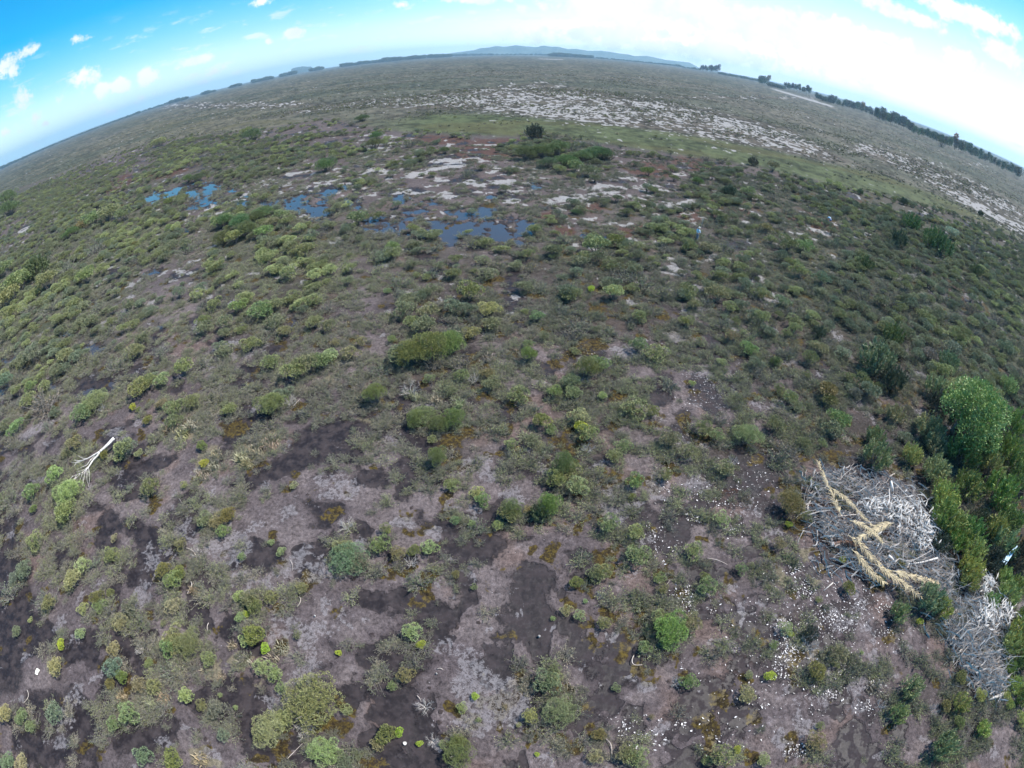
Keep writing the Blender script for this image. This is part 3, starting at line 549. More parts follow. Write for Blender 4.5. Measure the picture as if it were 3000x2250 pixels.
def dome_shrub(seed, lobes=7, per=330, leaf=.085, flat=.62, h=.95, spread=.62):
    rng = np.random.default_rng(seed); C = []; D = []; tips = []
    for i in range(lobes):
        a = 2.4 * i + rng.uniform(-.4, .4); rr = spread * math.sqrt((i + .3) / lobes) * rng.uniform(.85, 1.15)
        r = rng.uniform(.30, .46) * (1.15 - .3 * rr)
        c = np.array([math.cos(a) * rr, math.sin(a) * rr, h * rng.uniform(.72, 1.08) - .28 * rr])
        n = int(per * (r / .38) ** 2); v = sph(n, rng, -.55)
        bump = 1 + .16 * np.sin(v[:, 0:1] * 9 + i) * np.cos(v[:, 1:2] * 8 + 2 * i)
        sh = rng.uniform(.72, 1.05, (len(v), 1)) ** .6
        C.append(c + v * r * sh * bump * np.array([1, 1, flat])); D.append(v + np.array([0, 0, .3])); tips += [c - np.array([0, 0, r * .3 * flat]), c + np.array([rng.uniform(-r, r) * .5, rng.uniform(-r, r) * .5, 0])]
    C = np.concatenate(C); D = np.concatenate(D); keep = rng.random(len(C)) > .12
    V, Q = leaves(C[keep], D[keep], leaf, leaf * .62, rng)
    return np_mesh('crown', V, Q, M['leaf']), stems_mesh('stems', tips, .12, rng, M['twig'], .03)
def scraggly(seed, twigs=46, leafn=620, leaf=.075):
    rng = np.random.default_rng(seed); rnd = random.Random(seed); V, F = [], []; C = []; D = []
    for i in range(twigs):
        a = rnd.uniform(0, 6.28); el = rnd.uniform(.15, 1.25); L = rnd.uniform(.55, 1.05)
        p0 = Vector((rnd.uniform(-.25, .25), rnd.uniform(-.25, .25), -.04)); d = Vector((math.cos(a) * math.cos(el), math.sin(a) * math.cos(el), math.sin(el) * .8))
        pts = wiggle(p0, p0 + d * L, 4, .6, rnd); tube(V, F, pts, [.022, .018, .013, .009, .005], 3, False)
        for q in (2, 3):
            d2 = (d + Vector((rnd.uniform(-1, 1), rnd.uniform(-1, 1), rnd.uniform(-.2, .8))) * .8).normalized(); e = pts[q] + d2 * L * .35
            tube(V, F, wiggle(pts[q], e, 2, .5, rnd), [.012, .008, .004], 3, False)
            k = int(leafn / twigs / 2); t = rng.random((k, 1)); C.append(np.array(pts[q]) + t * np.array(e - pts[q]) + rng.normal(0, .055, (k, 3))); D.append(np.tile(np.array(d2), (k, 1)))
    Vl, Q = leaves(np.concatenate(C), np.concatenate(D), leaf, leaf * .5, rng)
    me = bpy.data.meshes.new('twigs'); me.from_pydata([tuple(v) for v in V], [], F); me.materials.append(M['twig'])
    return np_mesh('foliage', Vl, Q, M['leaf']), me
def branching(V, F, p, d, L, r, depth, rnd, spread=.75, grav=0.0, n=3, sides=4):
    pts = wiggle(p, Vector(p) + d * L, 3, .45, rnd); tube(V, F, pts, [r, r * .85, r * .7, r * .55], sides, depth == 0)
    if depth == 0: return
    for i in range(n):
        b = pts[rnd.choice((1, 2, 3, 3))]
        nd = (d + Vector((rnd.uniform(-1, 1), rnd.uniform(-1, 1), rnd.uniform(-1, 1) + grav)) * spread).normalized()
        branching(V, F, b, nd, L * rnd.uniform(.55, .85), r * .55, depth - 1, rnd, spread, grav, n, max(3, sides - 1))
def dead_bush(seed):
    V, F = [], []; rnd = random.Random(seed)
    for i in range(9):
        a = i * .7 + rnd.uniform(-.3, .3); d = Vector((math.cos(a) * .75, math.sin(a) * .75, .75)).normalized()
        branching(V, F, Vector((math.cos(a) * .08, math.sin(a) * .08, -.04)), d, .42, .026, 3, rnd, .8, .3, 3)
    me = bpy.data.meshes.new('branches'); me.from_pydata([tuple(v) for v in V], [], F); me.materials.append(M['dead_wood'])
    return me
def feather_bush(seed, shoots=70, per=34, tall=1.25):
    """dense bush of upright plumed shoots"""
    rng = np.random.default_rng(seed); C = []; D = []; tips = []
    for i in range(shoots):
        a = rng.uniform(0, 6.28); rr = math.sqrt(rng.random()) * .85; top = tall * (1 - .55 * rr ** 2) * rng.uniform(.8, 1.12)
        b = np.array([math.cos(a) * rr * .75, math.sin(a) * rr * .75, top * rng.uniform(.15, .4)]); e = np.array([math.cos(a) * rr, math.sin(a) * rr, top]) + np.append(rng.normal(0, .06, 2), 0)
        t = rng.random((per, 1)) ** .7; ax = e - b
        off = rng.normal(0, .075, (per, 3)) * (1.15 - t)
        C.append(b + t * ax + off); D.append(off * 5 + ax * .9)
        if i % 5 == 0: tips.append(e * .8)
    V, Q = leaves(np.concatenate(C), np.concatenate(D), .17, .04, rng, .35)
    return np_mesh('crown', V, Q, M['needle']), stems_mesh('stems', tips, .15, rng, M['twig'], .035)
def grass_clump(seed, n=150, h=.55, spread=.5, wide=.03):
    rng = np.random.default_rng(seed); a = rng.uniform(0, 6.28, n); r = np.sqrt(rng.random(n)) * spread
    b = np.stack([np.cos(a) * r, np.sin(a) * r, np.full(n, -.03)], 1)
    lean = rng.normal(0, .42, (n, 2)); H = h * rng.uniform(.5, 1.2, n)
    t = b + np.stack([lean[:, 0] * H, lean[:, 1] * H, H * .9], 1); mid = (b + t) / 2 + np.array([0, 0, .08])
    s = np.stack([-np.sin(a), np.cos(a), a * 0], 1) * wide
    V = np.stack([b - s, b + s, mid + s * .8, mid - s * .8, t], 1).reshape(-1, 3)
    i = np.arange(n) * 5; Q = np.concatenate([np.stack([i, i + 1, i + 2, i + 3], 1), np.stack([i + 3, i + 2, i + 4, i + 4], 1)])
    me = bpy.data.meshes.new('blades'); F = [tuple(q) if q[2] != q[3] else tuple(q[:3]) for q in Q.tolist()]
    me.from_pydata(V.tolist(), [], F); me.materials.append(M['leaf'])
    return me
PROTO = {
 'dome': [dome_shrub(11 + i, 6 + i % 3) for i in range(5)],
 'tight': [dome_shrub(31 + i, 4, 520, .075, .75, .85, .38) for i in range(3)],
 'big': [dome_shrub(41, 17, 800, .040, .6, .95, .76), dome_shrub(42, 14, 850, .042, .75, 1.0, .68), dome_shrub(43, 19, 700, .042, .5, .8, .82)],
 'scr': [scraggly(51 + i) for i in range(4)],
 'scrlow': [scraggly(56 + i, 22, 230, .11) for i in range(3)],
 'domelow': [dome_shrub(61 + i, 5, 75, .17) for i in range(3)],
 'fea': [feather_bush(71 + i) for i in range(4)],
 'fealow': [feather_bush(76 + i, 34, 12) for i in range(2)],
}
DEAD = [dead_bush(91 + i) for i in range(3)]
GRASS = [grass_clump(95), grass_clump(96, 90, .4, .6, .04)]
def part(name, me, parent, tint=None):
    o = bpy.data.objects.new(name, me); COL.objects.link(o); o.parent = parent
    if tint is not None: o['tint'] = tint
    return o
TINTS = {'G': (.19, .235, .070), 'g': (.208, .226, .090), 'o': (.165, .170, .050), 'y': (.34, .40, .035), 's': (.190, .202, .105), 't': (.110, .155, .055),
         'b': (.165, .195, .115), 'w': (.31, .28, .17), 'k': (.070, .085, .050), 'W': (.32, .40, .27), 'p': (.285, .315, .125)}
# ------------------------------------------------------------------ the plants one can point at
SHRUBS = {
'A': """450 1510 50 t;600 1420 60 g;700 1390 70 g;800 1390 60 g;520 1460 50 g;670 990 34 t;850 960 45 t;1030 915 44 p;1640 880 55 t;1600 855 35 g;1080 830 30 k;2110 1080 55 t;1090 1310 32 o;
1450 1440 55 t;1550 1450 60 t;1640 1410 55 t;1700 1380 60 t;1600 1500 70 t;1440 1550 60 t;1520 1540 60 g;1820 1400 50 g;1860 1430 50 g;1700 1500 60 g;1760 1440 50 g;1300 1560 40 s;870 1585 26 o;1100 1480 30 g;1240 1280 40 s;1300 1250 26 s;1080 1090 40 s;1280 1150 40 t;1220 1160 35 t;
50 1290 60 t;60 1360 60 t;170 1200 45 t;300 1150 45 t;520 1090 45 t;640 1090 40 p;430 1130 40 t;1880 1590 60 g;2050 1500 60 s;1980 1620 60 g;600 1600 70 s;1200 1600 60 s""",
'B': """1200 1000 60 t;1300 990 60 t;1400 970 70 t;1250 870 50 k;1450 1040 60 t;1550 1010 60 t;1650 990 70 t;1720 1010 50 t;1600 1110 55 g;1420 1095 40 g;1340 1060 50 t;1150 1050 40 s;1500 940 60 s;1520 1080 50 g;1380 880 40 s;1660 930 50 s;
210 940 55 t;230 885 35 t;430 920 50 s;820 1110 50 s;670 980 32 t;130 765 36 t;60 790 34 s;910 1090 25 t;1980 1110 42 o;2080 1150 30 s;1520 1370 30 t;1850 1380 40 t;1900 1325 38 g;100 1420 60 g;90 1480 50 s;170 1410 30 g;460 1480 36 g;590 1530 44 g;850 1560 64 s;1040 1340 40 s;1400 1370 50 s;1240 1240 45 s;500 900 30 s;
1650 1600 80 g;1780 1560 55 o;1900 1590 55 s;2100 1600 60 s;1440 1540 60 s;240 1630 55 s;330 1600 45 g;600 1600 50 s;1200 1590 50 s;350 1560 40 s""",
'C': """155 1020 38 s;250 1035 34 s;455 1052 32 k;585 1085 40 g;100 1180 34 t;300 1250 40 k;590 1270 45 s;420 1245 45 g;830 1282 22 o;810 1315 26 s;980 1375 36 s;540 1480 44 g;640 1460 36 s;680 1590 60 g;790 1590 60 g;1740 1505 44 W;
1480 1450 60 t;1620 1570 70 t;1680 1610 70 t;1930 1385 18 k;910 1265 28 s;1150 1250 20 t;985 1200 28 s;1240 1350 30 s;1430 1310 26 k;1400 1560 60 k;180 1600 60 g;300 1590 60 s;90 1500 50 s;1900 1600 50 s;1000 1560 50 s;1640 1440 22 p""",
'D': """60 250 80 g;110 170 90 g;240 90 80 t;30 80 60 g;300 165 70 g;420 60 70 s;560 140 60 g;60 370 60 g;180 330 60 s;320 330 60 s;1320 430 45 g;1850 490 48 g;2040 430 55 g;2130 460 50 g;1620 575 58 g;1540 330 60 g;1700 350 80 g;1780 320 60 g;1600 410 60 s;1040 600 60 s;880 620 58 g;740 690 60 s;
1190 735 58 g;1300 680 60 s;900 870 60 g;960 830 50 g;1180 920 50 s;1060 810 45 p;1740 910 88 G;1900 760 75 g;1990 720 66 g;2080 695 60 g;1490 1000 44 g;1130 1000 56 g;1050 965 36 g;860 985 24 y;900 1000 18 o;600 950 70 g;540 1020 60 g;260 950 90 s;430 650 60 g;230 620 60 s;210 860 36 g;700 470 50 s;
1310 1240 34 o;1325 1350 28 y;1130 1080 46 g;960 1070 30 o;900 1290 26 p;490 1230 46 g;550 1270 36 s;430 1285 28 g;670 1290 32 o;365 1435 52 p;450 1540 72 p;520 1430 60 s;430 1645 56 g;980 1515 55 g;830 1500 30 s;1000 1460 50 s;1640 1180 60 s;1750 1080 55 s;1195 1490 22 p;1905 1490 24 p;1720 1510 30 s;1260 1580 36 s;220 1640 26 o;
210 1540 46 g;60 1560 60 s;100 1110 50 g;60 1190 50 s;300 1100 40 s;30 980 50 s;40 820 50 b;200 660 60 b;1430 640 40 s;1760 470 60 s;1400 900 60 s;1980 1010 50 s;2130 650 60 p;2170 560 30 g;1450 840 40 s;1760 700 50 g;620 320 60 s;780 380 60 s;540 660 60 s;1100 1230 26 s;1250 950 45 g;1100 1100 50 w;1240 1080 60 w;1170 1150 50 w;1560 1290 60 w;1650 1240 60 w;1740 1200 60 w;1600 1330 50 w;1300 1400 50 w;1380 1350 46 w;1390 1270 40 w""",
'E': """370 160 66 s;300 225 28 g;40 165 42 g;830 240 78 g;910 90 58 s;1060 70 48 s;1230 60 60 s;1460 190 66 s;1615 215 27 y;1840 115 90 s;1950 150 86 s;2080 210 74 s;1750 90 58 s;1290 200 60 s;560 370 70 g;700 400 60 s;630 300 60 s;980 440 60 g;960 340 64 p;1190 362 26 g;1550 440 78 s;1500 500 60 s;1890 410 50 s;2010 345 58 s;2110 250 50 s;850 500 56 g;
560 560 100 G;430 600 84 G;700 540 76 G;380 650 74 g;1215 628 46 G;1210 575 36 g;1370 640 30 s;330 540 30 g;130 560 40 g;60 630 60 g;240 740 60 s;600 690 56 s;770 680 66 s;570 800 34 g;950 770 40 g;970 840 52 g;780 790 42 g;210 885 64 G;710 880 34 g;540 990 80 G;480 1045 50 G;720 1035 62 G;640 1075 50 G;625 1295 54 G;590 1190 28 g;
1600 710 66 G;1560 755 56 s;1680 700 56 g;1490 820 52 g;1500 890 50 g;1380 890 42 g;1500 950 56 s;1690 912 27 p;1930 590 58 g;1960 650 58 s;1830 660 46 s;2120 820 56 s;1540 1050 58 p;1550 1112 40 y;1300 1080 56 o;1360 1125 36 g;1240 1205 46 g;1200 1160 36 s;1100 1225 38 g;1080 1285 48 s;1100 1370 46 s;1600 1170 56 g;1450 1340 62 G;1480 1400 60 g;1390 1455 54 g;1530 1500 60 p;
1830 1240 46 g;1770 1300 46 g;1900 1470 48 g;2020 1010 38 g;2100 1430 38 g;2130 1200 60 g;2150 1290 66 s;1660 1430 46 s;1110 1630 58 G;1350 1610 64 G;1210 1650 28 g;920 1590 44 g;880 1535 38 p;720 1490 44 g;1880 1560 22 o;600 1360 40 s;80 1130 28 s;1250 1300 46 s;1340 1240 46 s;1000 1060 46 s;1060 1130 40 s;820 1060 44 s;880 1140 36 s;1170 860 32 s;1000 1180 30 s;1740 480 50 s;1660 370 44 s;1400 330 50 s;1270 400 46 g;1120 590 30 w;960 640 50 w;200 440 50 s;90 300 40 s;440 250 50 s;460 430 50 g;1960 850 30 s;120 850 50 s;660 850 50 w;620 920 46 w;480 900 40 w;760 950 50 w""",
'F': """230 250 74 g;160 290 66 s;470 240 58 s;560 330 58 s;500 430 66 s;700 350 58 s;650 290 56 b;440 210 46 s;80 320 46 g;20 430 46 g;290 430 42 s;1060 200 48 b;1020 260 56 s;1180 250 66 s;1340 270 74 s;880 500 46 k;1160 540 46 s;1360 530 66 t;1440 500 56 b;320 530 46 g;350 560 46 s;430 600 56 g;190 590 36 s;250 690 28 p;730 590 46 s;890 610 54 p;1020 600 42 s;600 695 30 t;560 800 54 s;680 760 36 s;480 740 56 s;
850 810 56 s;930 880 64 o;945 940 50 o;700 930 46 g;1360 820 70 k;1380 1030 54 b;1600 1130 84 p;1640 1230 66 p;1260 1310 82 g;1250 1180 56 g;1480 1300 58 g;1640 1400 84 b;1810 1290 96 t;2000 1380 74 b;1950 1250 90 t;2120 1300 90 t;1700 1560 84 g;1850 1500 84 t;2050 1560 96 t;2170 1450 74 t;2000 1160 90 k;1640 870 66 b;1660 970 66 k;1780 1110 66 k;2140 1100 70 t;2110 850 54 b;420 1170 70 g;380 1130 56 s;140 1130 52 g;210 1170 46 g;600 1110 54 g;680 1250 84 s;
630 1320 66 s;240 1060 54 s;820 1150 56 s;1010 1080 66 g;900 1220 28 p;780 1220 38 g;40 1280 54 g;180 1370 56 s;270 1380 56 g;700 1610 76 o;420 1570 36 s;680 1440 42 s;1450 640 40 s;1600 640 60 b;1750 600 60 b;1900 480 60 s;2050 400 56 s;1240 450 50 s;760 100 60 g;900 160 56 b;1180 60 50 t;1900 100 44 t;1600 170 50 b;1520 300 60 s;1700 380 56 s;1880 330 56 s;2080 600 56 b;1720 690 60 b;60 830 20 p;1120 900 40 b""",
'G': """500 180 46 s;430 15 58 g;725 285 44 g;740 170 22 p;630 265 28 s;480 440 54 p;410 400 46 s;540 350 46 p;600 330 46 s;260 380 46 s;100 255 38 s;170 190 34 s;1055 380 46 o;1130 440 54 g;1170 395 44 o;1360 350 46 s;1430 370 44 s;1330 60 44 g;1410 60 46 g;1475 22 48 o;1450 130 38 g;718 528 27 o;638 560 44 o;650 610 38 g;695 645 56 s;540 630 32 p;325 600 40 g;860 620 52 b;
780 720 46 g;900 700 62 s;850 745 56 s;1120 615 46 p;1070 580 38 s;1062 725 20 g;1130 830 66 g;1110 885 52 g;1235 860 68 g;525 790 32 p;400 780 36 s;395 866 28 y;750 890 38 p;640 840 28 s;930 860 46 s;970 980 27 g;365 1000 48 p;740 1020 52 b;715 1115 34 o;795 1065 38 o;1355 960 44 g;1100 1040 60 s;960 1150 52 s;905 1120 44 g;1000 1140 46 g;845 1310 60 g;720 1280 62 s;740 1375 36 g;880 1330 46 s;
1620 570 50 g;1555 550 34 p;1650 600 54 o;1760 560 42 g;1597 658 21 y;1700 650 36 s;1560 690 28 p;1650 810 62 o;1595 835 36 p;1690 760 56 s;1550 750 46 s;1725 884 30 y;1700 1010 46 p;1780 1050 46 p;1820 1140 34 g;1480 590 46 s;1960 500 34 g;1930 800 24 g;150 1330 40 g;202 1390 32 g;45 1320 46 p;360 1310 54 b;60 1620 44 b;155 1630 42 p;940 1590 48 b;1135 1605 58 o;1412 1288 54 b;1310 1255 32 g;1210 1190 42 p;
1840 1345 54 p;1745 1415 80 p;2110 1550 72 p;1450 1450 36 b;1822 258 26 p;1785 375 32 s;1570 290 24 g;2195 912 18 y;1240 1010 50 s;95 430 36 b;110 780 30 b;200 705 16 p;1430 1190 14 p;1850 1620 40 s;1690 1150 24 s;1530 1270 14 p;1030 640 40 s;1280 700 34 s;1100 180 40 s;1180 220 36 g;1250 270 34 s;1560 430 46 s;1760 200 20 p;960 1000 26 s;800 1380 40 s;1320 1020 30 w;1430 1060 30 w;1580 950 46 w;1820 870 46 w;1760 930 46 w;1250 500 40 w;1500 860 36 w;960 1230 46 w;1050 1200 40 w;1290 1600 50 w;780 1190 40 w""",
'H': """260 220 54 g;470 252 40 o;575 232 46 p;370 275 44 g;60 300 84 b;130 335 56 b;20 240 54 g;500 440 70 s;380 350 44 s;740 408 25 o;860 491 20 g;465 780 52 p;520 862 26 y;580 712 34 s;570 780 20 s;420 1060 46 g;330 1130 26 g;890 90 56 s;1095 30 58 g;1300 15 58 t;850 80 22 p;740 60 28 g;290 115 34 g;305 125 17 y;1730 85 54 g;1910 140 46 p;1910 290 66 g;1860 270 46 s;
1640 410 46 g;1690 390 50 g;1520 455 38 o;1580 470 36 s;1460 640 32 p;1545 672 34 p;1370 690 14 p;1700 720 38 g;1580 290 50 s;2060 690 50 g;2100 850 40 g;1390 1020 34 g;1330 1110 66 b;1390 1085 36 p;1225 1320 40 p;1210 1080 34 s;780 1270 28 p;870 1195 22 y;890 1350 16 g;370 1430 27 y;240 1500 38 g;105 1570 30 g;30 1625 46 b;770 1490 40 o;510 1503 19 y;650 1505 18 p;
1840 1570 52 g;1910 1580 62 g;1665 1440 38 o;1640 1580 40 p;2060 430 34 g;2080 500 32 g;2100 580 36 s;2000 640 30 s;1980 760 40 s;1960 880 36 p;2130 90 36 s;1010 90 30 p;440 450 30 s;190 1120 12 p;1060 1260 24 w;1150 1380 14 p;1270 1570 14 y;2010 1330 16 g;360 830 20 s;620 590 14 s;780 180 34 s;1760 460 22 s;1780 1140 24 g;1620 1590 30 w;1480 1150 40 w;1430 1160 30 w;1580 580 14 p;1640 50 26 s;2190 1290 44 s;40 1290 30 p""",
'I': """250 50 46 p;65 260 50 p;620 210 38 g;110 310 40 s;380 375 36 g;440 350 20 g;570 410 54 s;160 490 52 g;148 425 30 o;690 85 22 y;800 35 36 g;1040 312 23 y;1070 500 42 o;1405 338 32 o;1280 450 28 g;1600 570 80 b;1680 630 54 g;1400 660 54 b;1530 708 22 y;660 765 42 p;700 795 20 y;590 865 25 g;870 1030 54 o;1010 930 50 g;820 790 46 k;410 1190 48 p;425 1060 24 g;560 1060 32 y;40 1100 44 g;
60 730 52 g;1155 915 14 p;1480 1140 64 b;1500 1220 56 s;1385 1240 46 s;1400 1310 54 b;1700 1260 34 o;1800 1240 54 g;1790 1360 36 o;1920 1190 36 g;1800 1080 38 o;1950 1410 42 g;1540 950 54 s;860 1490 54 g;890 1390 24 g;250 1580 62 g;150 1610 28 g;350 1540 22 y;1690 1530 74 b;520 1610 36 p;1690 1280 24 s;
1690 50 84 t;1760 90 84 g;1860 150 74 t;2020 120 66 g;2120 60 74 t;1880 270 74 g;1860 380 74 g;1850 460 54 g;2080 230 76 b;2080 430 46 g;2100 550 66 b;2180 480 46 g;1990 590 46 b;2120 870 58 p;2180 800 74 g;2200 950 66 t;2150 1130 46 g;2200 1200 54 t;2120 1250 28 g;2190 1340 38 g;1670 210 60 k;2170 300 80 k;1990 330 70 k;1930 60 60 k;2120 1010 40 t;2090 1190 30 g;2190 700 50 t;1760 200 60 t;1990 480 34 s;1970 1240 44 s;240 200 30 s;990 980 26 g;880 570 20 g;930 620 30 s;1600 1030 40 s""",
}
LAND = [  # landmarks named in labels: source pixels
 ('the bleached fallen tree', 285, 1340), ('the bare white bush left of centre', 1199, 1131), ('the two-headed tree with black shade', 1262, 1215), ('the palm frond heap', 2560, 1620),
 ('the central blue pond', 1400, 655), ('the far left blue pond', 600, 570), ('the big olive bush near the bottom', 909, 2056), ('the bright round bush lower right', 1976, 1835), ('the tall round green tree', 2859, 1180),
 ('the standing person', 2043, 680), ('the bending person', 2430, 640), ('the bottom left corner', 40, 2210), ('the bottom right corner', 2960, 2210), ('the middle of the bottom edge', 1500, 2230),
 ('the shell-white leaf litter', 2440, 1820), ('the narrow grey pine', 2570, 1050), ('the dark grove beyond the ponds', 1640, 455), ('the bright green shrub right of centre', 1730, 847), ('the twin bushes below centre', 1550, 1480),
 ('the dark shadow pools at left', 420, 1610), ('the round green bush left of centre', 1095, 1152), ('the straw coloured islands', 740, 1300), ('the mid left edge', 20, 1000), ('the mid right edge', 2980, 1500), ('the brown mud hollow low in the middle', 1560, 1790),
 ('the lower left straw island', 800, 1890), ('the white shrub near the right', 2786, 680), ('the lower left edge', 20, 1750), ('the upper left scrub edge', 60, 590), ('the green thicket in the middle', 1255, 1000), ('the white sand patch left', 560, 850), ('the litter pool right of centre', 2100, 1150), ('the dark bushes by the left ponds', 715, 660),
]
WORD = {'G': 'tall green', 'g': 'green', 'o': 'dark olive', 'y': 'lime yellow', 's': 'grey-green', 't': 'dark green', 'b': 'blue-green', 'w': 'straw coloured', 'k': 'blackish green', 'W': 'whitish', 'p': 'light yellow-green'}
NUM = ['nearest', 'second nearest', 'third nearest', 'fourth nearest', 'fifth nearest', 'sixth nearest', 'seventh nearest', 'eighth nearest', 'ninth nearest', 'tenth nearest', 'eleventh nearest', 'twelfth nearest', 'thirteenth nearest', 'fourteenth nearest', 'fifteenth nearest', 'sixteenth nearest']
plants = []       # (object, cat words, px, py)
def place_px(px, py, rpx, k=.9):
    """crown centre px,py of apparent radius rpx -> foot on the ground and world radius"""
    Rw = 1.0
    for _ in range(6):
        p = px_at(px, py, k * Rw); Rw = rpx / FPX * (p - Vector((0, 0, CAMH))).length
    return Vector((p.x, p.y, 0)), Rw
OCC = []
def add_plant(px, py, rpx, kind, style=None):
    rnd = random.Random(int(px * 13 + py * 7)); f, Rw = place_px(px, py, rpx, .7 if kind not in 'tk' else .6); Rw *= 1.32 if py < 1050 else 1.5
    if kind == 'G': f, Rw = place_px(px, py, rpx, 1.45); Rw *= 1.3
    tint = tuple(c * rnd.uniform(.85, 1.18) for c in TINTS[kind])
    if px > 2600 and py > 1080 and kind in 'tgb': tint = (tint[0] * 1.5, tint[1] * 1.55, tint[2] * 1.0)
    right = px > 2550 and py > 1050
    style = 'big' if kind == 't' and py < 760 and px < 2400 else None
    if kind == 'w':
        o = empty('straw_tuft', f, rnd.uniform(0, 6.28), Rw * 1.1); part('blades', rnd.choice(GRASS), o, tint); nm = 'tuft'; cat = 'grass tuft'; look = 'low clump of fine blades'
    elif (kind in 'tk' and style is None) or (right and kind in 'gbp' and rpx > 18):
        a = rnd.choice(PROTO['fea']); Rw *= 1.05; o = empty('feathery_bush', f, rnd.uniform(0, 6.28), (Rw, Rw, Rw * rnd.uniform(.95, 1.2))); part('crown', a[0], o, tint); part('stems', a[1], o); nm = 'bush'; cat = 'bush'; look = 'dense feathery bush'
    elif kind == 's':
        a = rnd.choice(PROTO['scr']); o = empty('wiry_shrub', f, rnd.uniform(0, 6.28), (Rw * 1.1, Rw * 1.1, Rw)); part('foliage', a[0], o, tint); part('twigs', a[1], o); nm = 'shrub'; cat = 'shrub'; look = 'wiry open shrub'
    elif (rpx > 30 and kind != 'y' and py > 1100) or style == 'big':
        a = rnd.choice(PROTO['big']); o = empty('leafy_shrub', f, rnd.uniform(0, 6.28), (Rw, Rw, Rw * .95)); part('crown', a[0], o, tint); part('stems', a[1], o); cat = 'shrub'; look = 'large leafy shrub'
    elif kind == 'G':
        a = rnd.choice(PROTO['big']); o = empty('tall_shrub', f, rnd.uniform(0, 6.28), (Rw, Rw, Rw * 1.6)); part('crown', a[0], o, tint); part('stems', a[1], o); cat = 'shrub'; look = 'leafy shrub'
    elif kind in 'oyW':
        a = rnd.choice(PROTO['tight']); o = empty('domed_shrub', f, rnd.uniform(0, 6.28), (Rw * 1.25, Rw * 1.25, Rw)); part('crown', a[0], o, tint); part('stems', a[1], o); cat = 'shrub'; look = 'small tight domed shrub' if rpx < 22 else 'tight domed shrub'
    else:
        a = rnd.choice(PROTO['dome']); o = empty('leafy_shrub', f, rnd.uniform(0, 6.28), (Rw, Rw, Rw * rnd.uniform(.85, 1.15))); part('crown', a[0], o, tint); part('stems', a[1], o); cat = 'shrub'; look = 'leafy shrub'
    o['category'] = cat; plants.append((o, WORD[kind] + ' ' + look, px, py)); OCC.append((f.x, f.y, Rw))
    return o
for t, s in SHRUBS.items():
    for ent in s.replace('\n', '').split(';'):
        x, y, r, k = ent.split(); px, py = tp(t, float(x), float(y))
        if (t, x, y) in (('A', '850', '960'), ('A', '1080', '830')): continue
        if t == 'A' and float(y) < 1210 and float(x) < 700: continue
        add_plant(px, py, float(r) / Z, k)
def custom(o, label, cat=None):
    for i, pl in enumerate(plants):
        if pl[0] is o: plants.pop(i); break
    o['label'] = label
    if cat: o['category'] = cat
    return o
custom(add_plant(909, 2060, 56, 'g'), 'largest olive rounded bush with bare grey stems near the bottom edge')
custom(add_plant(1976, 1832, 46, 'G'), 'bright green round bush casting a black shadow beside white litter')
custom(add_plant(1641, 2083, 34, 'g'), 'small dense olive bush at the foot of the bottom centre cluster')
custom(add_plant(1131, 2151, 26, 'o'), 'pale olive domed shrub with black shadow left of the round stump disc')
custom(add_plant(1340, 2205, 34, 'o'), 'pale olive tall bush with a black shadow cut by the bottom edge')
custom(add_plant(2567, 1058, 44, 'b'), 'narrow blue-green pine standing above the scrub on the right')
# tall round tree
def tall_tree():
    f, Rw = place_px(2862, 1190, 118, 1.1); o = empty('round_tree', f, .4, Rw)
    cr, st = dome_shrub(444, 17, 620, .06, .85, 1.25, .72)
    part('crown', cr, o, (.20, .30, .085)); part('stems', stems_mesh('stems', [(math.cos(a) * .5, math.sin(a) * .5, .95) for a in (0, 1.1, 2.3, 3.6, 5)] + [(0, 0, 1.2)], .06, np.random.default_rng(5), M['twig'], .05), o)
    tag(o, 'tall round green tree with pale glossy leaves above the dark bushes', 'tree'); OCC.append((f.x, f.y, Rw))
tall_tree()
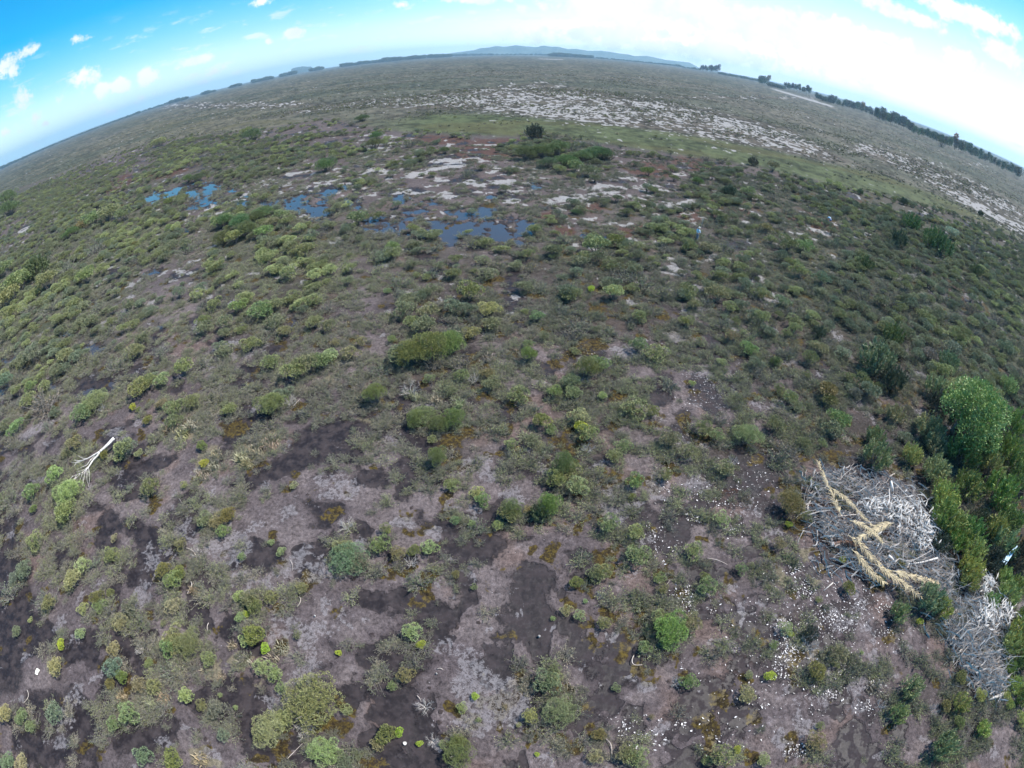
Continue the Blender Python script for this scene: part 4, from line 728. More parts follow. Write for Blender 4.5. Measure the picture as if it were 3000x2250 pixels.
# dead bushes
for i, (t, x, y, r, lab) in enumerate([('E', 440, 850, 78, 'large bare white bush of fine branches left of centre'), ('D', 1870, 930, 66, 'bare white bush beside the dark shaded pool left of centre'), ('D', 1880, 80, 62, 'bare whitish upright bush in the scrub at upper left'),
        ('E', 860, 790, 54, 'bare greyish bush between green shrubs in the middle'), ('E', 1600, 1240, 56, 'bare purplish grey bush under a green shrub right of centre'), ('F', 330, 1320, 52, 'bare white tangled bush right of the brown litter pool'), ('H', 450, 320, 60, 'bare silver branches over a dark shadow below the green clump'),
        ('H', 30, 80, 70, 'low grey tangle of bare twigs on dark mud'), ('H', 1680, 530, 46, 'bare white twiggy bush on grey mud right of the brown hollow'), ('H', 540, 1250, 70, 'dark grey bare tangle low in the picture'), ('H', 590, 1480, 56, 'pale bare bush close to the round stump disc'),
        ('I', 830, 850, 90, 'black bare bush in the middle of the white litter'), ('I', 1640, 1280, 50, 'bare lilac grey bush left of two olive shrubs'), ('G', 1270, 260, 54, 'bare pale branching bush above the olive domed shrubs'), ('G', 900, 890, 46, 'bare grey bush beside the green shrubs at lower left'), ('G', 1960, 1390, 90, 'bare silver stems under the largest olive bush'),
        ('I', 1290, 1250, 50, 'bare grey-blue bush left of the blue-green bush'), ('H', 2180, 1100, 60, 'bare blue-grey bush below the bright round bush'), ('D', 660, 980, 40, 'bare pale bush above the fallen tree'), ('E', 1580, 800, 40, 'bare pale bush in the green cluster right of centre'), ('F', 1920, 1520, 46, 'bare grey bush among the dark bushes at right'), ('I', 1150, 330, 60, 'bare brown twiggy bush beneath the palm fronds')]):
    px, py = tp(t, x, y); f, Rw = place_px(px, py, r / Z, .6); o = empty('dead_bush', f, i * 1.3, Rw * 1.1); part('branches', DEAD[i % 3], o); tag(o, lab, 'dead bush', 'bare dead bushes on the heath')

# label every remaining plant: rank by distance to its nearest landmark, split by look and side
bk = {}
for o, look, px, py in plants:
    best = min(LAND, key=lambda L: math.hypot(px - L[1], py - L[2])); dx, dy = px - best[1], py - best[2]
    side = ('right of' if dx > 0 else 'left of') if abs(dx) > abs(dy) else ('below' if dy > 0 else 'above')
    bk.setdefault((look, side, best[0]), []).append((math.hypot(dx, dy), o))
for (look, side, land), L in bk.items():
    L.sort(key=lambda q: q[0])
    for i, (_, o) in enumerate(L):
        o['label'] = (look.replace('straw coloured low clump of fine blades', 'straw coloured grass tuft') + ' ' + ((NUM[i] + ' ') if len(L) > 1 else '') + side + ' ' + land)
        o['group'] = {'shrub': 'shrubs standing on the heath', 'bush': 'dense feathery bushes', 'grass tuft': 'straw tufts on the heath'}.get(o['category'])

# ------------------------------------------------------------------ countless scrub: one object each
def scatter(name, label, cat, sources, P, rot, scl, idx, tint):
    me = bpy.data.meshes.new(name); me.vertices.add(len(P)); me.vertices.foreach_set('co', P.astype(np.float32).ravel())
    for nm, ty, key, arr in (('rot', 'FLOAT_VECTOR', 'vector', rot), ('scl', 'FLOAT_VECTOR', 'vector', scl), ('tint', 'FLOAT_VECTOR', 'vector', tint), ('idx', 'INT', 'value', idx)):
        a = me.attributes.new(nm, ty, 'POINT'); a.data.foreach_set(key, np.ascontiguousarray(arr).ravel())
    o = bpy.data.objects.new(name, me); COL.objects.link(o); tag(o, label, cat, kind='stuff')
    ng = bpy.data.node_groups.new(name, 'GeometryNodeTree'); ng.interface.new_socket('Geometry', in_out='INPUT', socket_type='NodeSocketGeometry'); ng.interface.new_socket('Geometry', in_out='OUTPUT', socket_type='NodeSocketGeometry')
    N, L = ng.nodes, ng.links; gi, go = N.new('NodeGroupInput'), N.new('NodeGroupOutput'); ip = N.new('GeometryNodeInstanceOnPoints'); g2 = N.new('GeometryNodeGeometryToInstance')
    for src in reversed(sources):
        jn = N.new('GeometryNodeJoinGeometry')
        for so in src:
            oi = N.new('GeometryNodeObjectInfo'); oi.inputs['Object'].default_value = so; oi.transform_space = 'ORIGINAL'; L.new(oi.outputs['Geometry'], jn.inputs[0])
        gi1 = N.new('GeometryNodeGeometryToInstance'); L.new(jn.outputs[0], gi1.inputs[0]); L.new(gi1.outputs[0], g2.inputs[0])
    # each Geometry to Instance output is one pickable instance once joined
    jall = N.new('GeometryNodeJoinGeometry')
    for l in list(g2.inputs[0].links): L.new(l.from_socket, jall.inputs[0])
    N.remove(g2)
    def named(nm, ty):
        n = N.new('GeometryNodeInputNamedAttribute'); n.data_type = ty; n.inputs['Name'].default_value = nm; return n.outputs['Attribute']
    L.new(gi.outputs[0], ip.inputs['Points']); L.new(jall.outputs[0], ip.inputs['Instance']); ip.inputs['Pick Instance'].default_value = True
    L.new(named('idx', 'INT'), ip.inputs['Instance Index']); e2r = N.new('FunctionNodeEulerToRotation'); L.new(named('rot', 'FLOAT_VECTOR'), e2r.inputs[0]); L.new(e2r.outputs[0], ip.inputs['Rotation'])
    L.new(named('scl', 'FLOAT_VECTOR'), ip.inputs['Scale']); L.new(ip.outputs[0], go.inputs[0])
    md = o.modifiers.new('scatter', 'NODES'); md.node_group = ng
    return o
def parts_of(pname):
    """first placed plant part that uses each mesh"""
    out = {}
    for ob in COL.objects:
        if ob.type == 'MESH' and ob.data and ob.data.name not in out: out[ob.data.name] = ob
    return out
BYMESH = parts_of('')
OCCA = np.array(OCC)
def sample(n, dmin, dmax, rng, azr=78, power=1.0):
    """points spread over the view's sector, roughly even on the ground"""
    r = np.sqrt(rng.random(n) * (dmax ** 2 - dmin ** 2) + dmin ** 2); a = np.radians(rng.uniform(-azr, azr, n))
    return np.stack([r * np.sin(a), r * np.cos(a)], 1)
def thin(P, prob, rng): return P[rng.random(len(P)) < prob]
def not_in(P, k=.75):
    keep = np.ones(len(P), bool)
    for (x, y, r) in OCCA: keep &= (P[:, 0] - x) ** 2 + (P[:, 1] - y) ** 2 > (r * k) ** 2
    return P[keep]
def pond_free(P):
    px, py = project(P[:, 0], P[:, 1], 0.0); keep = np.ones(len(P), bool)
    for t, s in PATCH.items():
        for ent in s.replace('\n', '').split(';'):
            if ent.strip() and ent.split()[0] in ('P', 'S', 'K'):
                kk, x, y, rx, ry, a = ent.split(); cx, cy = tp(t, float(x), float(y)); f = {'P': .8, 'S': .55, 'K': .85}[kk]
                keep &= (((px - cx) / (float(rx) / Z * f)) ** 2 + ((py - cy) / (float(ry) / Z * f)) ** 2) > 1
    return P[keep]
def attrs(P, smin, smax, nsrc, rng, tints, zs=(.8, 1.2), flat=1.0):
    n = len(P); s = rng.uniform(smin, smax, n); px, py = project(P[:, 0], P[:, 1], 0.0)
    rot = np.zeros((n, 3)); rot[:, 2] = rng.uniform(0, 6.28, n); rot[:, :2] = rng.normal(0, .08, (n, 2))
    scl = np.stack([s, s, s * rng.uniform(*zs, n) * flat], 1)
    T = np.array([TINTS[k] for k in tints]); w = np.clip(fbm(P[:, 0], P[:, 1], 14, 303, 3) * 1.9 - .45 + rng.normal(0, .22, n), 0, .999)
    tint = T[(w * len(T)).astype(int)] * rng.uniform(.8, 1.2, (n, 1))
    return np.concatenate([P, np.full((n, 1), -.02)], 1), rot, scl, rng.integers(0, nsrc, n).astype(np.int32), tint
def near_mask(P):
    px, py = project(P[:, 0], P[:, 1], 0.0); return sstep(py - np.interp(px, NEAR_X, NEAR_Y), -6, 8), px, py
def build_scrub():
    rng = np.random.default_rng(99)
    # sources: real plants standing in the scene
    def first(name, mats_mesh): return [BYMESH[mats_mesh[0].name], BYMESH[mats_mesh[1].name]] if mats_mesh[0].name in BYMESH and mats_mesh[1].name in BYMESH else None
    scr = [first('s', a) for a in PROTO['scr']]; dome = [first('d', a) for a in PROTO['dome']]; scr = [a for a in scr if a]; dome = [a for a in dome if a]
    fea = [a for a in (first('f', a) for a in PROTO['fea']) if a]
    # low undergrowth of the near heath
    P = sample(90000, 2, 110, rng, 100); nm, px, py = near_mask(P); cv = cover(px, py)
    cl = fbm(P[:, 0], P[:, 1], 2.6, 401, 3); pr = nm * np.clip((cv - .15 - .13 * sstep(py, 1150, 1500)) * 1.1 + (cl - .5) * 3.2, .04, 1) * np.where(np.hypot(P[:, 0], P[:, 1]) < 45, UG_NEAR, UG_FAR)
    P = pond_free(thin(P, pr, rng)); base_n = len(P)
    big = OCCA[(OCCA[:, 2] > .55) & (np.hypot(OCCA[:, 0], OCCA[:, 1]) < 75)]; k = rng.integers(0, len(big), len(big) * 4); an = rng.uniform(0, 6.28, len(k)); rr = big[k, 2] * rng.uniform(.7, 1.5, len(k))
    P = np.concatenate([P, big[k, :2] + np.stack([np.cos(an) * rr, np.sin(an) * rr], 1)]); print('undergrowth', len(P))
    a = attrs(P, .24, .72, len(scr), rng, 'sswgspsgp', (.55, .95))
    scatter('undergrowth', 'low grey-green wiry undergrowth between the shrubs', 'undergrowth', scr, *a)
    # shrubs too many to point at, near heath
    P = sample(150000, 14, 330, rng, 85); nm, px, py = near_mask(P); cv = cover(px, py); dd = np.hypot(P[:, 0], P[:, 1]); cl = fbm(P[:, 0], P[:, 1], 6, 411, 3)
    pr = nm * np.clip((cv - .28) * 1.5 + (cl - .5) * 2.6, 0, 1) * np.clip((dd - 22) / 30, 0, 1) * SH_DENS * np.interp(dd, [0, 70, 110, 240, 330], [.8, .8, .95, .9, .6])
    P = not_in(pond_free(thin(P, pr, rng))); print('scrub', len(P))
    n = len(P); a = attrs(P, .42, 1.15, len(scr) + len(dome), rng, 'sssgbgbsgp', (.7, 1.15))
    scatter('heath_scrub', 'dense mass of small grey-green and olive shrubs across the heath', 'scrub', scr + dome, *a)
    # right-hand dark bushes and the left belt fill
    # open plain: small dark tufts
    P = np.concatenate([sample(60000, 60, 300, rng, 80), sample(150000, 120, 700, rng, 80)]); nm, px, py = near_mask(P); cl = fbm(P[:, 0], P[:, 1], 25, 421, 4); dd = np.hypot(P[:, 0], P[:, 1])
    g = band(px, py, [1150, 1271, 1452, 1588, 1768, 2000, 2226, 2407, 2588, 2768, 2904, 3100], [348, 334, 336, 348, 362, 393, 432, 477, 513, 581, 650, 760],
             [1150, 1270, 1500, 1750, 2000, 2226, 2407, 2633, 2859, 3000], [385, 388, 402, 418, 456, 492, 537, 583, 646, 710], 9)
    pr = (1 - nm) * np.clip((cl - .42) * 3, .05, 1) * PLAIN_DENS * (1 - .75 * np.clip(g * 2, 0, 1)) * np.clip(1.2 - dd / 700, .1, 1)
    P = thin(P, pr, rng); print('plain', len(P))
    a = attrs(P, .22, .72, len(scr) + 1, rng, 'sskswogs', (.6, 1.0)); scatter('plain_scrub', 'sparse dark tufts and low bushes dotted over the open plain', 'scrub', scr + dome[:1], *a)
UG_NEAR, UG_FAR, SH_DENS, PLAIN_DENS = 1.0, .85, 1.0, 1.1
build_scrub()

# ------------------------------------------------------------------ far trees
def crown_mesh(name, seed, n, rx, rz, zc, leaf, rng=None, lobes=7):
    rng = np.random.default_rng(seed); C = []; D = []
    for i in range(lobes):
        a = rng.uniform(0, 6.28); r = rng.uniform(.1, .7) * rx; c = np.array([math.cos(a) * r, math.sin(a) * r, zc + rng.uniform(-.5, .5) * rz]); k = rng.uniform(.4, .6)
        v = sph(n // lobes, rng, -.8); C.append(c + v * np.array([rx * k, rx * k, rz * k * 1.1]) * rng.uniform(.6, 1.05, (len(v), 1))); D.append(v)
    V, Q = leaves(np.concatenate(C), np.concatenate(D), leaf, leaf * .7, rng); return np_mesh(name, V, Q, M['leaf'])
def trunk_mesh(seed, h, r, limbs=3, spread=.25):
    rnd = random.Random(seed); V, F = [], []; pts = wiggle((0, 0, -.1), (rnd.uniform(-.03, .03), 0, h), 4, .05, rnd); tube(V, F, pts, [r, r * .85, r * .7, r * .55, r * .3], 5)
    for i in range(limbs):
        a = rnd.uniform(0, 6.28); b = pts[2 + i % 2]; tube(V, F, [b, b + Vector((math.cos(a) * spread, math.sin(a) * spread, h * .25))], [r * .4, r * .15], 4)
    me = bpy.data.meshes.new('trunk'); me.from_pydata([tuple(v) for v in V], [], F); me.materials.append(M['twig']); return me
FT = {'pine': [(crown_mesh('crown', 500 + i, 420, .20, .32, .68, .075, lobes=6), trunk_mesh(520 + i, .92, .014)) for i in range(3)],        # unit height, flat high crown, bare stem
      'broad': [(crown_mesh('crown', 510 + i, 620, .46, .40, .50, .095, lobes=11), trunk_mesh(530 + i, .6, .016)) for i in range(3)]}
def far_tree(px_, dist, top_px, kind, name, tint=(.06, .085, .05), rnd=random):
    """px_ along the frame, distance, height from the pixel row of its top"""
    # horizon direction at that column
    best = None
    for yy in np.arange(100, 560, 1.0):
        if px_dir(px_, yy).z < 0: best = yy; break
    d = px_dir(px_, best); hz = math.hypot(d.x, d.y); t = px_dir(px_, top_px); H = CAMH + dist * t.z / math.hypot(t.x, t.y)
    x, y = d.x / hz * dist, d.y / hz * dist
    H = max(H, 2.5); wd = H * (1 if kind == 'pine' else rnd.uniform(.45, .75)); o = empty(name, (x, y, -.3), rnd.uniform(0, 6.28), (wd, wd, H)); cr, tr = rnd.choice(FT[kind]); part('crown', cr, o, tint); part('trunk', tr, o); return o
ORD = 'first second third fourth fifth sixth seventh eighth ninth tenth eleventh twelfth thirteenth fourteenth fifteenth sixteenth seventeenth eighteenth nineteenth twentieth twenty-first twenty-second twenty-third twenty-fourth'.split()
def build_far_trees():
    rnd = random.Random(5)
    groups = [  # tile, x0, y0(top), x1, y1(top), count, distance, kind, label words
        ('C', 108, 422, 238, 418, 15, 2200, 'pine', 'clump at the right end of the blue hills', (.05, .075, .055)),
        ('C', 496, 484, 540, 478, 6, 1700, 'broad', 'small clump right of the first pine clump', (.05, .08, .055)),
        ('C', 662, 524, 832, 552, 17, 1500, 'pine', 'open row of tall pines on the right horizon', (.055, .075, .05)),
        ('C', 866, 588, 905, 600, 5, 1300, 'broad', 'dark clump right of the tall pine row', (.03, .055, .05)),
        ('C', 945, 606, 1240, 680, 20, 1200, 'broad', 'right horizon line past the dark clump', (.06, .085, .05)),
        ('C', 1255, 672, 1450, 742, 16, 900, 'broad', 'tall ragged belt on the right horizon', (.065, .09, .065)),
        ('C', 1460, 766, 1760, 880, 20, 850, 'broad', 'belt sloping down the right horizon', (.06, .085, .045)),
        ('C', 1770, 872, 2200, 1078, 24, 850, 'broad', 'belt at the right horizon end', (.055, .08, .045)),
    ]
    for t, x0, y0, x1, y1, n, D, kind, lab, tint in groups:
        for i in range(n):
            u = (i + rnd.uniform(.2, .8)) / n; px, py = tp(t, x0 + (x1 - x0) * u, y0 + (y1 - y0) * u); py += rnd.uniform(-3.0, 7.0) if kind == 'pine' else rnd.uniform(-4.0, 11.0)
            tt = tuple(c * rnd.uniform(1.0, 1.9) for c in tint)
            o = far_tree(px, D * rnd.uniform(.93, 1.1), py, kind, 'pine_tree' if kind == 'pine' else 'far_tree', tt, rnd)
            tag(o, ('pine' if kind == 'pine' else 'tree') + ', ' + ORD[i] + ' from the left in the ' + lab, 'tree', lab)
    # single pale and orange crowned trees that stick out
    for t, x, y, D, tint, lab in [('C', 1170, 650, 1150, (.28, .19, .10), 'thin tree with a reddish crown above the right tree line'), ('C', 1780, 852, 830, (.34, .17, .08), 'orange crowned tree highest above the sloping right belt'), ('C', 558, 482, 1650, (.24, .18, .10), 'reddish crowned tree at the right of the small clump')]:
        px, py = tp(t, x, y); o = far_tree(px, D, py, 'pine', 'reddish_tree', tint, rnd); tag(o, lab, 'tree')
    for t, x, y, r, lab in [('C', 1580, 850, 12, 'pale yellow bush in front of the right tree belt'), ('C', 2080, 1065, 12, 'pale yellow bush at the right end of the tree belt'), ('C', 1690, 885, 50, 'wide dark rounded bush in front of the right tree belt')]:
        px, py = tp(t, x, y); f, Rw = place_px(px, py, r / Z, .5); o = empty('belt_bush', f, 0, Rw); a = PROTO['dome'][0]; part('crown', a[0], o, (.32, .33, .12) if r < 20 else (.07, .105, .05)); part('stems', a[1], o); tag(o, lab, 'bush')
    # woods that read as one mass: belts far off on the left and centre horizon
    pts = []; hs = []
    for t, x0, y0, x1, y1, n, D in [('A', 1636, 505, 1765, 482, 80, 3600), ('A', 1818, 470, 1910, 448, 60, 4000), ('A', 2015, 430, 2085, 421, 40, 4000), ('A', 1100, 640, 1210, 614, 60, 3500), ('A', 1310, 585, 1395, 566, 40, 3500), ('A', 1480, 548, 1560, 527, 40, 3500), ('A', 0, 1072, 350, 925, 330, 3600), ('A', 350, 925, 905, 713, 460, 3600), ('A', 905, 713, 1100, 650, 60, 4200),
            ('B', 0, 402, 260, 375, 180, 4000), ('B', 265, 368, 350, 357, 70, 4000), ('B', 350, 362, 535, 347, 150, 4000), ('B', 568, 343, 712, 339, 120, 4000), ('B', 720, 340, 1350, 342, 160, 5000), ('B', 1350, 336, 1440, 330, 90, 3800), ('B', 1420, 334, 1630, 352, 200, 3800), ('B', 1630, 360, 2212, 416, 260, 4000), ('C', 0, 424, 120, 436, 40, 3500),
            ('C', 240, 458, 500, 506, 110, 2600), ('C', 560, 522, 660, 545, 60, 1700), ('C', 905, 612, 960, 626, 30, 1300)]:
        for i in range(n):
            u = rnd.random(); px, py = tp(t, x0 + (x1 - x0) * u, y0 + (y1 - y0) * u); Dd = D * rnd.uniform(.95, 1.12)
            tdir = px_dir(px, py + rnd.uniform(0, 5)); hz = math.hypot(tdir.x, tdir.y); H = min(max(4, CAMH + Dd * tdir.z / hz), 48) * rnd.uniform(.7, 1.0)
            pts.append((tdir.x / hz * Dd, tdir.y / hz * Dd)); hs.append(H)
    P = np.array(pts); H = np.array(hs); rng = np.random.default_rng(3); n = len(P)
    src = [[o for o in bpy.data.objects if o.name.startswith('crown') and o.data == FT['broad'][k][0]][:1] for k in range(3)]; src = [s for s in src if s]
    rot = np.zeros((n, 3)); rot[:, 2] = rng.uniform(0, 6.28, n)
    scatter('far_woods', 'dark far-off belts of trees along the horizon', 'woods', src, np.concatenate([P, np.full((n, 1), -.4)], 1), rot, np.stack([H * 1.5, H * 1.5, H], 1), rng.integers(0, len(src), n).astype(np.int32), np.tile([.06, .09, .06], (n, 1)) * rng.uniform(.7, 1.3, (n, 1)))
build_far_trees()

# ------------------------------------------------------------------ leaf litter, brush heaps, palm fronds, logs
def build_litter():
    rng = np.random.default_rng(17); C = []
    extra = {'I': [(850, 560, 420, 260, 260), (500, 900, 420, 500, 260), (950, 1050, 300, 350, 260), (300, 1450, 400, 150, 60), (1300, 700, 250, 250, 120), (1000, 350, 250, 200, 150)], 'H': [(2050, 250, 160, 250, 120), (1950, 1450, 260, 160, 90)], 'F': [(300, 1500, 420, 200, 260), (150, 900, 220, 200, 160)], 'E': [(2120, 1500, 120, 150, 60)]}
    for t, s in PATCH.items():
        for ent in s.replace('\n', '').split(';'):
            if ent.strip() and ent.split()[0] == 'B':
                _, x, y, rx, ry, a = ent.split(); x, y, rx, ry = map(float, (x, y, rx, ry)); strong = (t == 'I') * 1.0 + .28 * (t != 'I')
                for _ in range(int(rx * ry / 70 * strong)): C.append(tp(t, x + rng.normal(0, .45) * rx, y + rng.normal(0, .45) * ry))
    for t, L in extra.items():
        for x, y, rx, ry, n in L:
            for _ in range(n): C.append(tp(t, x + rng.normal(0, .5) * rx, y + rng.normal(0, .5) * ry))
    V = []; Q = []
    for px, py in C:
        d = px_dir(px, py)
        if d.z > -.1: continue
        p = px_at(px, py, .0); L = .02 + .055 * rng.random() ** 2; W = L * rng.uniform(.28, .5); a = rng.uniform(0, 6.28); u = np.array([math.cos(a), math.sin(a), rng.uniform(-.25, .25)]); v = np.array([-math.sin(a), math.cos(a), rng.uniform(-.4, .4)])
        b = np.array([p.x, p.y, rng.uniform(.0, .05)]); i = len(V); cup = np.array([0, 0, L * .22])
        V += [b - u * L + cup, b - v * W, b + u * L + cup, b + v * W]; Q.append((i, i + 1, i + 2, i + 3))
    m, w, b = new_mat('dry_leaf', .5, .4); g = w.new('ShaderNodeNewGeometry'); w.put(b.inputs['Base Color'], w.mix(g.outputs['Random Per Island'], (.10, .08, .07, 1), (.72, .69, .68, 1)))
    me = np_mesh('leaf_litter', V, Q, m); o = bpy.data.objects.new('leaf_litter', me); COL.objects.link(o); tag(o, 'curled white dry leaves scattered over the dark mud at lower right', 'leaf litter', kind='stuff')
build_litter()
def build_brush():
    specs = [('brush_pile', 'large heap of grey dead twigs under the palm fronds beside the dark bushes', [(2440, 1410, 60, 30, 120), (2540, 1430, 70, 40, 170), (2620, 1500, 80, 70, 330), (2680, 1560, 60, 60, 260), (2500, 1570, 80, 70, 240), (2590, 1640, 90, 60, 280), (2720, 1680, 60, 70, 330), (2380, 1480, 40, 50, 90), (2560, 1500, 50, 40, 160), (2440, 1530, 50, 50, 120), (2765, 1730, 25, 40, 90)]),
             ('brush_pile', 'grey tangle of dead branches between the dark bushes at the right edge', [(2840, 1800, 60, 60, 330), (2900, 1820, 50, 40, 240), (2870, 1900, 60, 60, 340), (2900, 1980, 50, 50, 240), (2880, 1730, 30, 40, 130), (2820, 1860, 40, 50, 150), (2920, 2010, 30, 30, 90)])]
    for k, (nm, lab, blobs) in enumerate(specs):
        rnd = random.Random(77 + k); V, F = [], []; mi = []
        for x, y, rx, ry, n in blobs:
            for i in range(int(n * 1.6)):
                p = px_at(x + rnd.gauss(0, .62) * rx, y + rnd.gauss(0, .62) * ry, .12); L = rnd.uniform(.3, 1.2) * (1 + (rnd.random() < .12) * 1.1); a = rnd.gauss(-.75, .9); z = rnd.uniform(.0, .7) * rnd.random() + .03
                p0 = Vector((p.x - math.cos(a) * L / 2, p.y - math.sin(a) * L / 2, z)); p1 = Vector((p.x + math.cos(a) * L / 2, p.y + math.sin(a) * L / 2, z + rnd.uniform(-.1, .2))); f0 = len(F)
                tube(V, F, wiggle(p0, p1, 4, .45, rnd), [rnd.choice((.008, .010, .012, .014, .018, .024, .045))] * 4 + [.005], 3, False); mi += [0 if rnd.random() < (.62 if k == 0 else .35) else 1] * (len(F) - f0)
        o = mesh_from(nm, V, F, [M['grey_stick'], M['dead_wood']], midx=mi); tag(o, lab, 'brush pile')
    # bright splintered chips of pale wood at the heart of the big heap
    rnd = random.Random(3); V, F = [], []
    for (x, y, rx, ry, n) in [(2640, 1510, 50, 40, 110), (2700, 1570, 30, 40, 110), (2560, 1490, 40, 22, 60), (2880, 1810, 30, 36, 90), (2930, 1800, 26, 30, 60), (2880, 1720, 26, 40, 50)]:
        for i in range(int(n * 2.0)):
            p = px_at(x + rnd.gauss(0, .55) * rx, y + rnd.gauss(0, .55) * ry, .2); a = rnd.uniform(0, 3.14); L = rnd.uniform(.12, .8); z = rnd.uniform(.25, .9)
            tube(V, F, [(p.x - math.cos(a) * L / 2, p.y - math.sin(a) * L / 2, z), (p.x, p.y, z + .03), (p.x + math.cos(a) * L / 2, p.y + math.sin(a) * L / 2, z + rnd.uniform(-.05, .08))], [.015, rnd.uniform(.02, .05), .01], 4)
    o = mesh_from('wood_chips', V, F, M['white_wood']); tag(o, 'bright white splintered wood scraps on the grey brush heaps', 'wood scraps', kind='stuff')
build_brush()
def build_fronds():
    K = 3.318; P = lambda x, y: (2300 + x / K, 1300 + y / K)
    fr = [([(540, 705), (470, 560), (385, 380), (310, 205)], 'palm frond standing leftmost of the heap with its tip up', .34), ([(430, 440), (560, 530), (690, 640), (840, 775)], 'dry palm frond running from the leftmost frond to the heap centre', .30),
          ([(600, 905), (760, 990), (880, 1080), (1035, 1215)], 'dry yellow palm frond uppermost of the three parallel lower ones', .42), ([(640, 1030), (760, 1110), (860, 1215), (1000, 1335)], 'dry yellow palm frond at the lower left of the heap', .42),
          ([(1060, 765), (960, 780), (850, 850), (700, 945)], 'yellow palm frond crossing the others at the centre of the heap', .42), ([(880, 1160), (1040, 1270), (1180, 1370), (1345, 1480)], 'longest yellow palm frond pointing down to the green bush', .45),
          ([(1040, 1235), (1200, 1285), (1350, 1310), (1515, 1325)], 'pale palm frond pointing right with hanging leaflets', .40), ([(620, 760), (740, 800), (860, 870), (955, 955)], 'thin brown palm frond stalk under the crossing frond', .28)]
    for k, (pts, lab, wl) in enumerate(fr):
        rnd = random.Random(200 + k); W = [px_at(*P(*q), .75) for q in pts]; W = [Vector((w.x, w.y, .80 + .12 * math.sin(i * 1.1 + k) - .10 * i * (k in (2, 3, 5, 6)) + .25 * (k == 0 and i == 3))) for i, w in enumerate(W)]
        S = []                                        # smooth the stalk
        for i in range(3):
            for q in range(8): S.append(W[i].lerp(W[i + 1], q / 8))
        S.append(W[3])
        for _ in range(3): S = [S[0]] + [(S[i - 1] + S[i] * 2 + S[i + 1]) / 4 for i in range(1, len(S) - 1)] + [S[-1]]
        o = empty('palm_frond', S[0]); V, F = [], []; n = len(S)
        tube(V, F, [s - S[0] for s in S], [.024 * (1 - .75 * i / n) for i in range(n)], 5); mesh_from('stalk', V, F, M['rachis'], o)
        LV, LF = [], []
        for i in range(int(2 * n * 2.6)):
            t = .06 + .94 * rnd.random(); q = t * (n - 1); j = min(int(q), n - 2); p = S[j].lerp(S[j + 1], q - j) - S[0]; d = (S[j + 1] - S[j]).normalized(); sd_ = d.cross(Vector((0, 0, 1))).normalized() * (1 if i % 2 else -1)
            L = wl * 1.6 * (1 - .55 * t) * rnd.uniform(.7, 1.25) * (.6 + .4 * min(1, t * 4)); dr = (d * rnd.uniform(.8, 1.3) + sd_ * rnd.uniform(.45, .95) + Vector((0, 0, rnd.uniform(-.2, .12)))).normalized()
            e = p + dr * L - Vector((0, 0, L * .2)); m_ = (p + e) / 2 + Vector((0, 0, L * .1)); wv = dr.cross(Vector((rnd.uniform(-.4, .4), rnd.uniform(-.4, .4), 1))).normalized() * rnd.choice((.010, .014, .018))
            b = len(LV); LV += [p - wv * .5, p + wv * .5, m_ + wv, m_ - wv, e]; LF += [(b, b + 1, b + 2, b + 3), (b + 3, b + 2, b + 4)]
        mesh_from('leaflets', LV, LF, M['straw'], o); tag(o, lab, 'palm frond', 'dry palm fronds on the brush heap')
build_fronds()
def stick(name, px_pts, radii, mat, label, cat, zs=None, sides=7, parent=None):
    pts = [px_at(x, y, 0) for x, y in px_pts]; zs = zs or [radii[0] * .8] * len(pts)
    pts = [px_at(x, y, z) for (x, y), z in zip(px_pts, zs)]
    if len(pts) > 2:
        for _ in range(2):
            q = [pts[0]]
            for i in range(len(pts) - 1): q += [pts[i].lerp(pts[i + 1], .5), pts[i + 1]]
            pts = [q[0]] + [(q[i - 1] + q[i] * 2 + q[i + 1]) / 4 for i in range(1, len(q) - 1)] + [q[-1]]
    n = len(pts); rr = [np.interp(i / (n - 1), np.linspace(0, 1, len(radii)), radii) for i in range(n)]
    V, F = [], []; tube(V, F, pts, rr, sides); o = mesh_from(name, V, F, mat, parent, smooth=True)
    if label: tag(o, label, cat)
    return o
